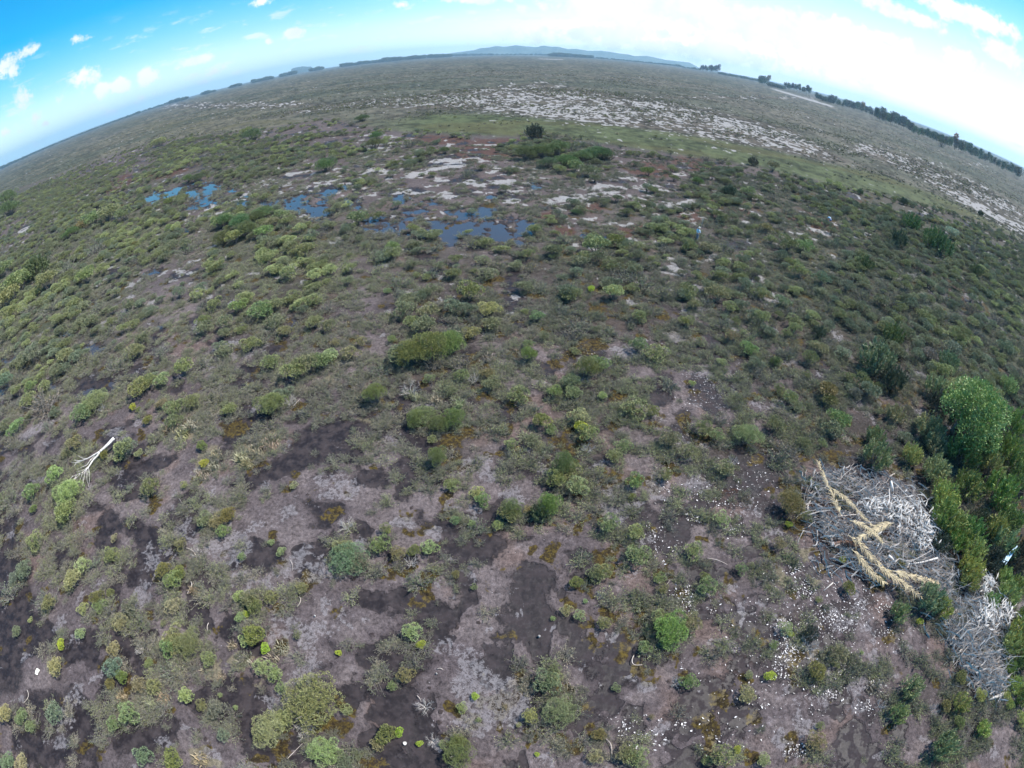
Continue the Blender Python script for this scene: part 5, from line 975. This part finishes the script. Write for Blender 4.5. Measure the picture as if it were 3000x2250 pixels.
def build_logs():
    K = 3.318; P = lambda L: [(2300 + x / K, 1300 + y / K) for x, y in L]; Q = lambda L: [(2750 + x / 3.016, 1550 + y / 3.016) for x, y in L]
    W = M['white_wood']; D = M['dead_wood']
    for pts, r, z, m, lab in [
        (P([(1030, 360), (1045, 460)]), [.07, .11], [.9, .5], W, 'short thick white log standing at the top of the brush heap'), (P([(1012, 440), (1018, 705)]), [.035, .05], [.8, .4], D, 'straight grey pole upright in the middle of the brush heap'),
        (P([(1350, 680), (1352, 745)]), [.10, .08], [.7, .4], W, 'stubby white log at the right end of the white scraps'), (P([(1335, 785), (1420, 750), (1515, 712)]), [.035, .03, .02], [.35, .5, .6], W, 'white straight branch poking into the dark bushes on the right'),
        (P([(1005, 1090), (1035, 1110), (1072, 1155)]), [.09, .08, .03], [.5, .45, .3], W, 'curved white root beside the small green shrub in the heap'), (P([(1160, 1172), (1300, 1160), (1400, 1135), (1480, 1112)]), [.02, .035, .045, .07], [.3, .4, .45, .5], W, 'long curved white branch ending in a knob right of the heap'),
        (P([(290, 415), (345, 525)]), [.04, .03], [.4, .2], D, 'pale stick left of the leftmost palm frond'), (P([(222, 580), (218, 700)]), [.05, .02], [.4, .15], D, 'pale stump roots beside the olive domed bush'), (P([(312, 840), (316, 950), (300, 995), (265, 985)]), [.02, .025, .035, .02], [.3, .2, .1, .1], D, 'hooked pale stick left of the brown root'),
        (P([(375, 1428), (465, 1352)]), [.02, .04], [.05, .08], D, 'single straight pale stick lying on open mud left of the fronds'), (P([(1055, 370), (1180, 500), (1320, 640)]), [.03, .03, .02], [.9, .7, .5], D, 'long straight pale pole along the top right of the heap'), (P([(1160, 1170), (1280, 1120), (1435, 1030)]), [.03, .03, .01], [.3, .4, .6], D, 'pale forked branch above the long curved branch'),
        (P([(600, 690), (740, 690), (980, 700)]), [.03, .03, .02], [.3, .35, .4], D, 'grey pole lying level under the white scraps'), (P([(1290, 960), (1440, 1010), (1600, 1130)]), [.03, .03, .015], [.5, .4, .3], M['grey_stick'], 'long grey branch along the right rim of the heap'), (P([(1200, 850), (1340, 855), (1560, 1040)]), [.03, .025, .015], [.5, .5, .4], D, 'bent pale branch below the white scraps'),
        (P([(880, 1030), (920, 960)]), [.07, .02], [.3, .6], W, 'small white pointed stump between the crossing fronds'), (Q([(440, 1510), (585, 1450)]), [.05, .13], [.1, .2], W, 'thick pale log at the foot of the right hand brush tangle'), (Q([(330, 800), (460, 750)]), [.03, .05], [.4, .5], D, 'pale branch across the upper right hand tangle'),
        (Q([(492, 690), (482, 830)]), [.06, .03], [.6, .3], W, 'upright white log in the right hand tangle'), (Q([(620, 790), (690, 765)]), [.05, .07], [.4, .4], W, 'short white log right of the upright one'), (Q([(340, 775), (480, 735)]), [.02, .03], [.6, .6], D, 'thin pale branch crossing above the upright white log')]:
        stick('log' if max(r) > .06 else 'branch', pts, r, m, lab, 'log' if max(r) > .06 else 'branch', z)
    # brown root mass with pale cut end
    o = empty('root', px_at(*P([(560, 960)])[0], .1)); V, F = [], []
    pts = [px_at(*q, z) - o.location for q, z in zip(P([(470, 975), (540, 960), (620, 960), (700, 1010)]), (.18, .2, .25, .25))]; tube(V, F, pts, [.10, .12, .12, .08], 8); rnd = random.Random(2)
    for i in range(160):
        b = pts[rnd.randrange(1, 4)] + Vector((rnd.gauss(0, .15), rnd.gauss(0, .15), rnd.uniform(0, .15))); tube(V, F, wiggle(b, b + Vector((rnd.gauss(0, .25), rnd.gauss(0, .25), rnd.uniform(-.1, .2))), 3, .6, rnd), [.014, .012, .01, .005], 3, False)
    mesh_from('bark', V, F, M['brown_root'], o); V, F = [], []; tube(V, F, [pts[0] - (pts[1] - pts[0]).normalized() * .16, pts[0] - (pts[1] - pts[0]).normalized() * .002], [.085, .11], 8); mesh_from('cut_end', V, F, M['white_wood'], o); tag(o, 'shaggy brown root with a pale cut end at the left of the fronds', 'root')
    # matted brown root clumps
    for x, y, r, lab in [(200, 490, 55, 'brown matted root clump above the olive domed bush'), (300, 600, 60, 'brown matted root clump beside the leftmost palm frond'), (370, 590, 40, 'small dark root clump between the leftmost frond and the mat'), (1000, 880, 45, 'rust brown fibre clump at the crossing of the fronds'), (1220, 1010, 40, 'brown fibre clump right of the crossing fronds')]:
        px, py = P([(x, y)])[0]; f, Rw = place_px(px, py, r / K, .4); rnd = random.Random(x); V, F = [], []
        for i in range(260):
            a = rnd.uniform(0, 6.28); q = math.sqrt(rnd.random()) * Rw; b = Vector((math.cos(a) * q, math.sin(a) * q, rnd.uniform(0, .5) * Rw)); tube(V, F, wiggle(b, b + Vector((rnd.gauss(0, .3), rnd.gauss(0, .3), rnd.uniform(-.1, .25))) * Rw, 3, .7, rnd), [.02, .018, .014, .006], 3, False)
        o = mesh_from('root_clump', V, F, M['brown_root']); o.location = f; tag(o, lab, 'root clump')
    # fallen bleached tree
    K5 = 5.53; T = lambda L: [(100 + x / K5, 1200 + y / K5) for x, y in L]
    base = px_at(*T([(1290, 465)])[0], .6); e = empty('fallen_tree', base); tag(e, 'bleached white fallen tree with bare forked branches on dark mud', 'fallen tree'); lst = []
    def limb(nm, pts, r, z):
        o = stick(nm, T(pts), r, W, None, None, z, 7 if r[0] > .05 else 5); o.parent = e
        for v in o.data.vertices: v.co -= base
        return o
    limb('trunk', [(1292, 462), (1230, 530), (1150, 610), (1062, 682)], [.125, .115, .10, .085], [.75, .7, .62, .55])
    limb('branch', [(1066, 678), (985, 725), (900, 775), (820, 815), (740, 832), (650, 862)], [.065, .052, .042, .032, .022, .01], [.56, .5, .45, .42, .4, .4])
    limb('branch', [(1055, 695), (1020, 760), (960, 805), (915, 880), (870, 950), (790, 1010)], [.075, .066, .06, .052, .044, .032], [.55, .5, .45, .4, .38, .36])
    for i, pts in enumerate([[(800, 1005), (720, 1045), (640, 1070), (580, 1115)], [(880, 930), (892, 1010), (888, 1060), (902, 1120), (880, 1245)], [(830, 985), (818, 1060), (820, 1135)], [(760, 1030), (670, 1120), (600, 1180), (565, 1245)], [(925, 800), (885, 850), (870, 890), (780, 930), (690, 970)], [(740, 830), (690, 822), (640, 822)],
            [(790, 1010), (765, 1080), (740, 1160), (728, 1205)], [(850, 965), (860, 1040), (850, 1120), (870, 1200)], [(700, 845), (668, 880), (650, 915)], [(640, 1075), (600, 1090), (570, 1180)], [(1040, 720), (960, 760), (880, 860), (830, 920)], [(880, 790), (800, 800), (700, 740)], [(900, 900), (840, 960), (750, 1000), (680, 1010)], [(770, 835), (700, 870), (600, 850)], [(820, 990), (790, 1080), (800, 1180), (780, 1240)], [(690, 1060), (650, 1130), (600, 1200)]]):
        limb('twig', pts, [.027 - .001 * i, .02, .013, .007], [.4 - .02 * (i % 5)] * len(pts))
    # broken pale sticks lying on the mud
    G = lambda t, L: [tp(t, x, y) for x, y in L]
    for pts, r, lab in [(G('G', [(1205, 232), (1250, 245), (1275, 290), (1280, 335)]), .03, 'forked pale root on mud above the olive domed shrubs'), (G('G', [(175, 1152), (188, 1180), (180, 1210), (150, 1240)]), .025, 'hook shaped pale stick on grey mud at lower left'), (G('G', [(1238, 450), (1248, 475), (1225, 500), (1215, 530)]), .03, 'thick pale bent stick beside the straw patch at lower left'), (G('G', [(1935, 548), (1952, 560), (1945, 590), (1925, 615)]), .025, 'curled pale stick beside a dark brown mound'),
            (G('G', [(1352, 718), (1340, 740), (1345, 770)]), .025, 'short pale forked stick standing left of the green clump'), (G('G', [(885, 878), (915, 890), (940, 870)]), .02, 'pale stick lying in the wiry shrub at lower left'), (G('D', [(1900, 975), (1925, 945), (1945, 925)]), .025, 'straight pale stick in the shade of the bare white bush'), (G('H', [(620, 1018), (640, 1008), (660, 1022)]), .018, 'short curved pale stick on open mud near the bottom'), (G('H', [(1895, 930), (1880, 960), (1890, 995), (1950, 990)]), .025, 'twisted pale stick beside the orange moss left of the bright bush'),
            (G('H', [(1700, 1460), (1745, 1490), (1755, 1540), (1750, 1610)]), .022, 'long grey bent stem at the bottom edge right of centre'), (G('H', [(490, 1190), (505, 1200), (518, 1228)]), .02, 'pale stick on the dark bare tangle'), (G('G', [(435, 500), (430, 460), (445, 430)]), .02, 'thin pale stick leaning left of the yellow-green clump'), (G('G', [(1880, 310), (1900, 345), (1895, 380)]), .015, 'thin dark-ground stick right of the mud pool'), (G('H', [(2080, 500), (2110, 470), (2130, 440)]), .015, 'thin stick beside the row of small green shrubs'),
            (G('G', [(1860, 1600), (1900, 1560), (1960, 1500)]), .015, 'thin silver stick below the largest olive bush'), (G('I', [(870, 140), (875, 180), (870, 220)]), .02, 'thin upright pale stick above the brown root'), (G('H', [(1560, 250), (1555, 310), (1540, 350)]), .012, 'very thin stick in the grey wiry shrub'), (G('I', [(160, 300), (220, 305), (290, 340)]), .018, 'thin bent stick left of the wiry shrub at lower right'), (G('D', [(1160, 1570), (1180, 1600)]), .015, 'tiny pale stick on the mud below the fallen tree'), (G('E', [(1090, 300), (1140, 285)]), .02, 'tiny pale stick on the brown path in the middle')]:
        stick('fallen_stick', pts, [r * .75, r * .65, r * .4], M['grey_stick'], lab, 'stick', [.05, .12, .08, .04][:len(pts)], 6)
    # round pale cut disc, scrap and pebble
    def disc(name, px, py, r, label, mat, hole=True):
        p = px_at(px, py, .04); V, F = [], []; n = 18
        prof = [(1, 0), (1.02, .05), (.82, .07), (.74, .045), (.4, .05), (.05, .055)]
        for k in range(n):
            a = 6.283 * k / n; w = 1 + .06 * math.sin(3 * a) + .04 * math.sin(7 * a)
            for q, z in prof: V.append((math.cos(a) * q * r * w, math.sin(a) * q * r * w, z * (1 if hole else (2 - q))))
        m = len(prof)
        for k in range(n):
            for j in range(m - 1): F.append((k * m + j, ((k + 1) % n) * m + j, ((k + 1) % n) * m + j + 1, k * m + j + 1))
        F.append(tuple(k * m + m - 1 for k in range(n)))
        o = mesh_from(name, V, F, mat); o.location = p; tag(o, label, name.replace('_', ' ')); return o
    disc('stump', *tp('H', 412, 1500), .075, 'round pale stump disc with a raised rim near the bottom edge', M['white_wood']); disc('stone', *tp('H', 1282, 806), .055, 'round pale stone alone in the brown mud hollow', M['dead_wood'], False); disc('stone', *tp('G', 2042, 674), .035, 'small round white stone on the light mud at lower left', M['white_wood'], False)
    disc('stone', *tp('H', 618, 1048), .03, 'tiny white stone below the curved pale stick', M['white_wood'], False)
    # crumpled scrap
    p = px_at(*tp('G', 243, 1035), .05); V = []; F = []; rnd = random.Random(8); n = 5
    for i in range(n):
        for j in range(n): V.append(((i / 4 - .5) * .26 + rnd.uniform(-.02, .02), (j / 4 - .5) * .34 + rnd.uniform(-.02, .02), rnd.uniform(.0, .09)))
    for i in range(n - 1):
        for j in range(n - 1): F.append((i * n + j, (i + 1) * n + j, (i + 1) * n + j + 1, i * n + j + 1))
    o = mesh_from('scrap', V, F, plain_mat('pale_scrap', (.82, .80, .66), .7, .1)); o.location = p; sm = o.modifiers.new('thick', 'SOLIDIFY'); sm.thickness = .012; tag(o, 'crumpled creamy white scrap alone on grey mud at lower left', 'scrap')
    # pale blue board among the dark trees at the right edge
    a, b_ = px_at(*Q([(570, 300)])[0], .9), px_at(*Q([(690, 150)])[0], 1.3); d = (b_ - a); s = Vector((-d.y, d.x, .0)).normalized() * .16; up = Vector((0, 0, .05)); c = (a + b_) / 2
    V = [a - s * 1.3 - c, b_ - s * .4 - c, b_ + s * .5 - c, a + s * 1.0 - c]; V = V + [v + up for v in V]; F = [(3, 2, 1, 0), (4, 5, 6, 7), (0, 1, 5, 4), (1, 2, 6, 5), (2, 3, 7, 6), (3, 0, 4, 7)]
    o = mesh_from('board', V, F, plain_mat('pale_blue_board', (.45, .62, .74), .6, .25, 3)); o.location = c; bv = o.modifiers.new('bevel', 'BEVEL'); bv.width = .012; tag(o, 'pale blue and white board propped in the dark bushes at the right edge', 'board')
build_logs()

# ------------------------------------------------------------------ people
def skin_body(name, joints, edges, mat, parent=None, sub=1):
    me = bpy.data.meshes.new(name); me.from_pydata([j[0] for j in joints], edges, []); o = bpy.data.objects.new(name, me); COL.objects.link(o)
    if parent: o.parent = parent
    me.materials.append(mat); sk = o.modifiers.new('skin', 'SKIN'); sk.use_smooth_shade = True
    for v, j in zip(me.skin_vertices[0].data, joints): v.radius = (j[1], j[2] if len(j) > 2 else j[1])
    me.skin_vertices[0].data[0].use_root = True
    ss = o.modifiers.new('sub', 'SUBSURF'); ss.levels = sub; ss.render_levels = sub; return o
def cloth(c, n): return plain_mat(n, c, .85, .12, 9)
SKIN = plain_mat('skin', (.52, .33, .24), .6, .08, 10)
def hand(o_joints, edges, wi, wrist, d, side, fd):
    """palm and five curled fingers grown from vertex wi"""
    J = o_joints; d = Vector(d).normalized(); sd_ = Vector(side).normalized(); dn = Vector(fd).normalized(); w = Vector(wrist)
    palm = w + d * .06; J.append((tuple(palm), .036, .018)); pi = len(J) - 1; edges.append((wi, pi))
    for k, (o_, L) in enumerate([(-.03, .065), (-.010, .078), (.011, .073), (.031, .058)]):
        a = palm + d * .045 + sd_ * o_; J.append((tuple(a), .010)); ai = len(J) - 1; edges.append((pi, ai)); b = a + (d * .8 + dn * .35) * L * .55; J.append((tuple(b), .009)); edges.append((ai, ai + 1)); c = b + (d * .35 + dn * .85) * L * .5; J.append((tuple(c), .007)); edges.append((ai + 1, ai + 2))
    a = w + d * .025 - sd_ * .045; J.append((tuple(a), .012)); ai = len(J) - 1; edges.append((wi, ai)); J.append((tuple(a + d * .035 - sd_ * .015 + dn * .02), .010)); edges.append((ai, ai + 1))
def head_parts(parent, c, yaw, pitch, hat=True, hair=(.05, .035, .025)):
    """face on the head: nose, eyes, ears are small shaped parts; hat or hair on top"""
    Rm = Matrix.Translation(c) @ Matrix.Rotation(yaw, 4, 'Z') @ Matrix.Rotation(pitch, 4, 'X')
    def ell(nm, loc, r, mat, seg=12, cut=None):
        bm_ = __import__('bmesh').new(); __import__('bmesh').ops.create_uvsphere(bm_, u_segments=seg, v_segments=seg // 2 + 2, radius=1)
        if cut is not None:
            for v in [v for v in bm_.verts if v.co.z < cut]: bm_.verts.remove(v)
        me = bpy.data.meshes.new(nm); bm_.to_mesh(me); bm_.free(); me.transform(Matrix.Translation(loc) @ Matrix.Diagonal((r[0], r[1], r[2], 1))); me.transform(Rm); me.materials.append(mat)
        me.polygons.foreach_set('use_smooth', [True] * len(me.polygons)); o = bpy.data.objects.new(nm, me); COL.objects.link(o); o.parent = parent; return o
    dark = plain_mat('hair', hair, .8, .2); ell('eye', (-.032, .088, .0), (.012, .008, .008), dark, 8); ell('eye', (.032, .088, .0), (.012, .008, .008), dark, 8)
    ell('nose', (0, .102, -.028), (.012, .018, .02), SKIN, 8); ell('mouth', (0, .088, -.062), (.022, .008, .006), plain_mat('lips', (.35, .14, .12), .6, .05), 8); ell('ear', (-.078, .0, -.01), (.012, .022, .03), SKIN, 8); ell('ear', (.078, .0, -.01), (.012, .022, .03), SKIN, 8)
    if hat:
        V, F = [], []; prof = [(.0, .135), (.06, .13), (.088, .10), (.094, .045), (.16, .03), (.162, .024), (.09, .036)]
        for k in range(20):
            for q, z in prof: V.append(Rm @ Vector((math.cos(k * .31416) * q, math.sin(k * .31416) * q, z)))
        m = len(prof)
        for k in range(20):
            for j in range(m - 1): F.append((k * m + j, ((k + 1) % 20) * m + j, ((k + 1) % 20) * m + j + 1, k * m + j + 1))
        mesh_from('hat', V, F, cloth((.62, .58, .50), 'hat_cloth'), parent, smooth=True)
    else: ell('hair', (0, -.012, .02), (.088, .105, .10), dark, 14, -.15)
def build_people():
    # standing, back half turned, facing right, right arm bent towards the hip, slight stoop
    foot = px_at(2041, 706, 0); A = empty('person', foot, R(-62))       # local +Y is the facing direction
    J = [((0, 0, .93), .13, .11), ((0, .0, 1.08), .125, .10), ((0, .02, 1.28), .15, .11), ((0, .04, 1.42), .12, .09), ((0, .06, 1.50), .055), ((0, .085, 1.58), .075, .085), ((0, .10, 1.66), .085, .098), ((0, .10, 1.73), .06, .07),
         ((-.10, 0, .86), .095), ((-.11, .03, .48), .062), ((-.11, -.01, .10), .042), ((-.11, .09, .03), .04, .03), ((-.11, .17, .025), .035, .022), ((.10, 0, .86), .095), ((.12, -.02, .48), .062), ((.13, -.07, .10), .042), ((.13, .03, .03), .04, .03), ((.13, .11, .025), .035, .022),
         ((-.19, .03, 1.40), .062), ((-.25, .0, 1.14), .045), ((-.22, .14, .93), .032), ((.19, .03, 1.40), .062), ((.27, .06, 1.15), .045), ((.17, .27, 1.06), .032)]
    E = [(0, 1), (1, 2), (2, 3), (3, 4), (4, 5), (5, 6), (6, 7), (0, 8), (8, 9), (9, 10), (10, 11), (11, 12), (0, 13), (13, 14), (14, 15), (15, 16), (16, 17), (3, 18), (18, 19), (19, 20), (3, 21), (21, 22), (22, 23)]
    hand(J, E, 20, J[20][0], (.1, .5, -.8), (0, 1, .3), (1, 0, 0)); hand(J, E, 23, J[23][0], (-.5, .85, -.1), (0, 0, 1), (-1, .2, 0)); skin_body('body', J, E, SKIN, A)
    sh = [((0, 0, .96), .155, .13), ((0, .0, 1.10), .145, .12), ((0, .02, 1.28), .172, .13), ((0, .04, 1.42), .14, .11), ((0, .055, 1.47), .07), ((-.19, .03, 1.40), .085), ((-.25, .0, 1.14), .065), ((-.225, .12, .96), .05), ((.19, .03, 1.40), .085), ((.27, .06, 1.15), .065), ((.19, .235, 1.075), .05)]
    skin_body('shirt', sh, [(0, 1), (1, 2), (2, 3), (3, 4), (3, 5), (5, 6), (6, 7), (3, 8), (8, 9), (9, 10)], cloth((.62, .76, .88), 'pale_blue_shirt'), A)
    skin_body('trousers', [((0, 0, .97), .15, .125), ((-.10, 0, .86), .115), ((-.11, .03, .48), .088), ((-.11, -.01, .14), .07), ((.10, 0, .86), .115), ((.12, -.02, .48), .088), ((.13, -.07, .14), .07)], [(0, 1), (1, 2), (2, 3), (0, 4), (4, 5), (5, 6)], cloth((.30, .29, .33), 'grey_trousers'), A)
    for x, y in ((-.11, .0), (.13, -.06)): skin_body('boot', [((x, y - .03, .09), .055), ((x, y + .03, .04), .05, .045), ((x, y + .16, .035), .045, .035)], [(0, 1), (1, 2)], cloth((.06, .05, .045), 'boot_leather'), A)
    head_parts(A, (0, .10, 1.655), 0, 0, True); tag(A, 'person standing in pale blue shirt, grey trousers and light hat, facing right', 'person')
    # small device held in the raised hand
    dv = mesh_from('controller', [(-.07, -.04, -.015), (.07, -.04, -.015), (.07, .04, -.015), (-.07, .04, -.015), (-.06, -.035, .02), (.06, -.035, .02), (.06, .035, .02), (-.06, .035, .02)], [(3, 2, 1, 0), (4, 5, 6, 7), (0, 1, 5, 4), (1, 2, 6, 5), (2, 3, 7, 6), (3, 0, 4, 7)], cloth((.03, .03, .035), 'black_plastic'))
    dv.location = A.matrix_basis @ Vector((.10, .40, 1.05)); dv.rotation_euler = (0, 0, R(-62)); bv = dv.modifiers.new('bevel', 'BEVEL'); bv.width = .008; tag(dv, 'small dark handset held by the standing person', 'handset')
    # bending forward seen from behind
    foot = px_at(2429, 657, 0); B = empty('person', foot, R(20))
    J = [((0, -.12, .90), .125, .11), ((0, .02, 1.0), .12, .10), ((0, .22, 1.07), .145, .11), ((0, .36, 1.06), .12, .09), ((0, .44, 1.03), .055), ((0, .51, .99), .075, .085), ((0, .58, .94), .085, .098), ((0, .63, .90), .06, .07),
         ((-.10, -.10, .83), .09), ((-.13, .02, .47), .06), ((-.14, -.06, .10), .04), ((-.14, .04, .03), .04, .03), ((-.14, .12, .025), .034, .022), ((.10, -.10, .83), .09), ((.13, .0, .47), .06), ((.15, -.08, .10), .04), ((.15, .02, .03), .04, .03), ((.15, .10, .025), .034, .022),
         ((-.19, .36, 1.03), .06), ((-.22, .42, .78), .044), ((-.14, .50, .57), .032), ((.19, .36, 1.03), .06), ((.22, .42, .78), .044), ((.14, .50, .57), .032)]
    hand(J, E2 := [(0, 1), (1, 2), (2, 3), (3, 4), (4, 5), (5, 6), (6, 7), (0, 8), (8, 9), (9, 10), (10, 11), (11, 12), (0, 13), (13, 14), (14, 15), (15, 16), (16, 17), (3, 18), (18, 19), (19, 20), (3, 21), (21, 22), (22, 23)], 20, J[20][0], (.2, .3, -.9), (0, 1, 0), (1, 0, 0)); hand(J, E2, 23, J[23][0], (-.2, .3, -.9), (0, 1, 0), (-1, 0, 0)); skin_body('body', J, E2, SKIN, B)
    skin_body('shirt', [((0, -.08, .95), .15, .125), ((0, .04, 1.01), .145, .12), ((0, .22, 1.08), .168, .13), ((0, .36, 1.07), .14, .11), ((0, .40, 1.05), .07), ((-.19, .36, 1.04), .085), ((-.215, .41, .86), .07), ((.19, .36, 1.04), .085), ((.215, .41, .86), .07)], [(0, 1), (1, 2), (2, 3), (3, 4), (3, 5), (5, 6), (3, 7), (7, 8)], cloth((.55, .74, .90), 'light_blue_shirt'), B)
    skin_body('shorts', [((0, -.12, .92), .15, .125), ((-.10, -.10, .82), .115), ((-.12, -.02, .60), .10), ((.10, -.10, .82), .115), ((.12, -.03, .60), .10)], [(0, 1), (1, 2), (0, 3), (3, 4)], cloth((.05, .17, .42), 'blue_shorts'), B)
    for x in (-.14, .15): skin_body('shoe', [((x, -.06, .12), .05), ((x, .0, .045), .05, .045), ((x, .12, .035), .044, .034)], [(0, 1), (1, 2)], cloth((.75, .74, .72), 'white_shoe'), B)
    head_parts(B, (0, .58, .94), 0, R(-55), False); tag(B, 'person bending forward, seen from behind, light blue shirt and blue shorts', 'person')
    # bare pole-like dead sapling beside the standing person
    p = px_at(2054, 668, 0); V, F = [], []; rnd = random.Random(4); tube(V, F, wiggle((0, 0, 0), (.1, 0, 1.5), 5, .1, rnd), [.04, .035, .03, .03, .03, .02], 6)
    for i in range(14): a = rnd.uniform(0, 6.28); z = rnd.uniform(.9, 1.5); tube(V, F, wiggle((0, 0, z), (math.cos(a) * .3, math.sin(a) * .3, z + rnd.uniform(0, .3)), 3, .4, rnd), [.02, .015, .01, .006], 3, False)
    o = mesh_from('dead_sapling', V, F, M['grey_stick']); o.location = (p.x, p.y, 0); tag(o, 'grey dead sapling just behind the standing person', 'dead sapling')
build_people()

# ------------------------------------------------------------------ the air
def build_haze():
    a = 13500.0; z0, z1 = -4.0, 230.0
    V = [(-a, -a, z0), (a, -a, z0), (a, a, z0), (-a, a, z0), (-a, -a, z1), (a, -a, z1), (a, a, z1), (-a, a, z1)]; F = [(3, 2, 1, 0), (4, 5, 6, 7), (0, 1, 5, 4), (1, 2, 6, 5), (2, 3, 7, 6), (3, 0, 4, 7)]
    m = bpy.data.materials.new('haze_air'); m.use_nodes = True; w = NT(m.node_tree); w.n.remove(w.n['Principled BSDF']); v = w.new('ShaderNodeVolumePrincipled')
    v.inputs['Color'].default_value = (.52, .80, 1.0, 1); v.inputs['Density'].default_value = HAZE; v.inputs['Anisotropy'].default_value = .2
    w.l.new(v.outputs[0], w.n['Material Output'].inputs['Volume']); o = mesh_from('haze', V, F, m); tag(o, 'thin blue haze over the far plain', 'haze', kind='stuff')
HAZE = 1.1e-4
build_haze()
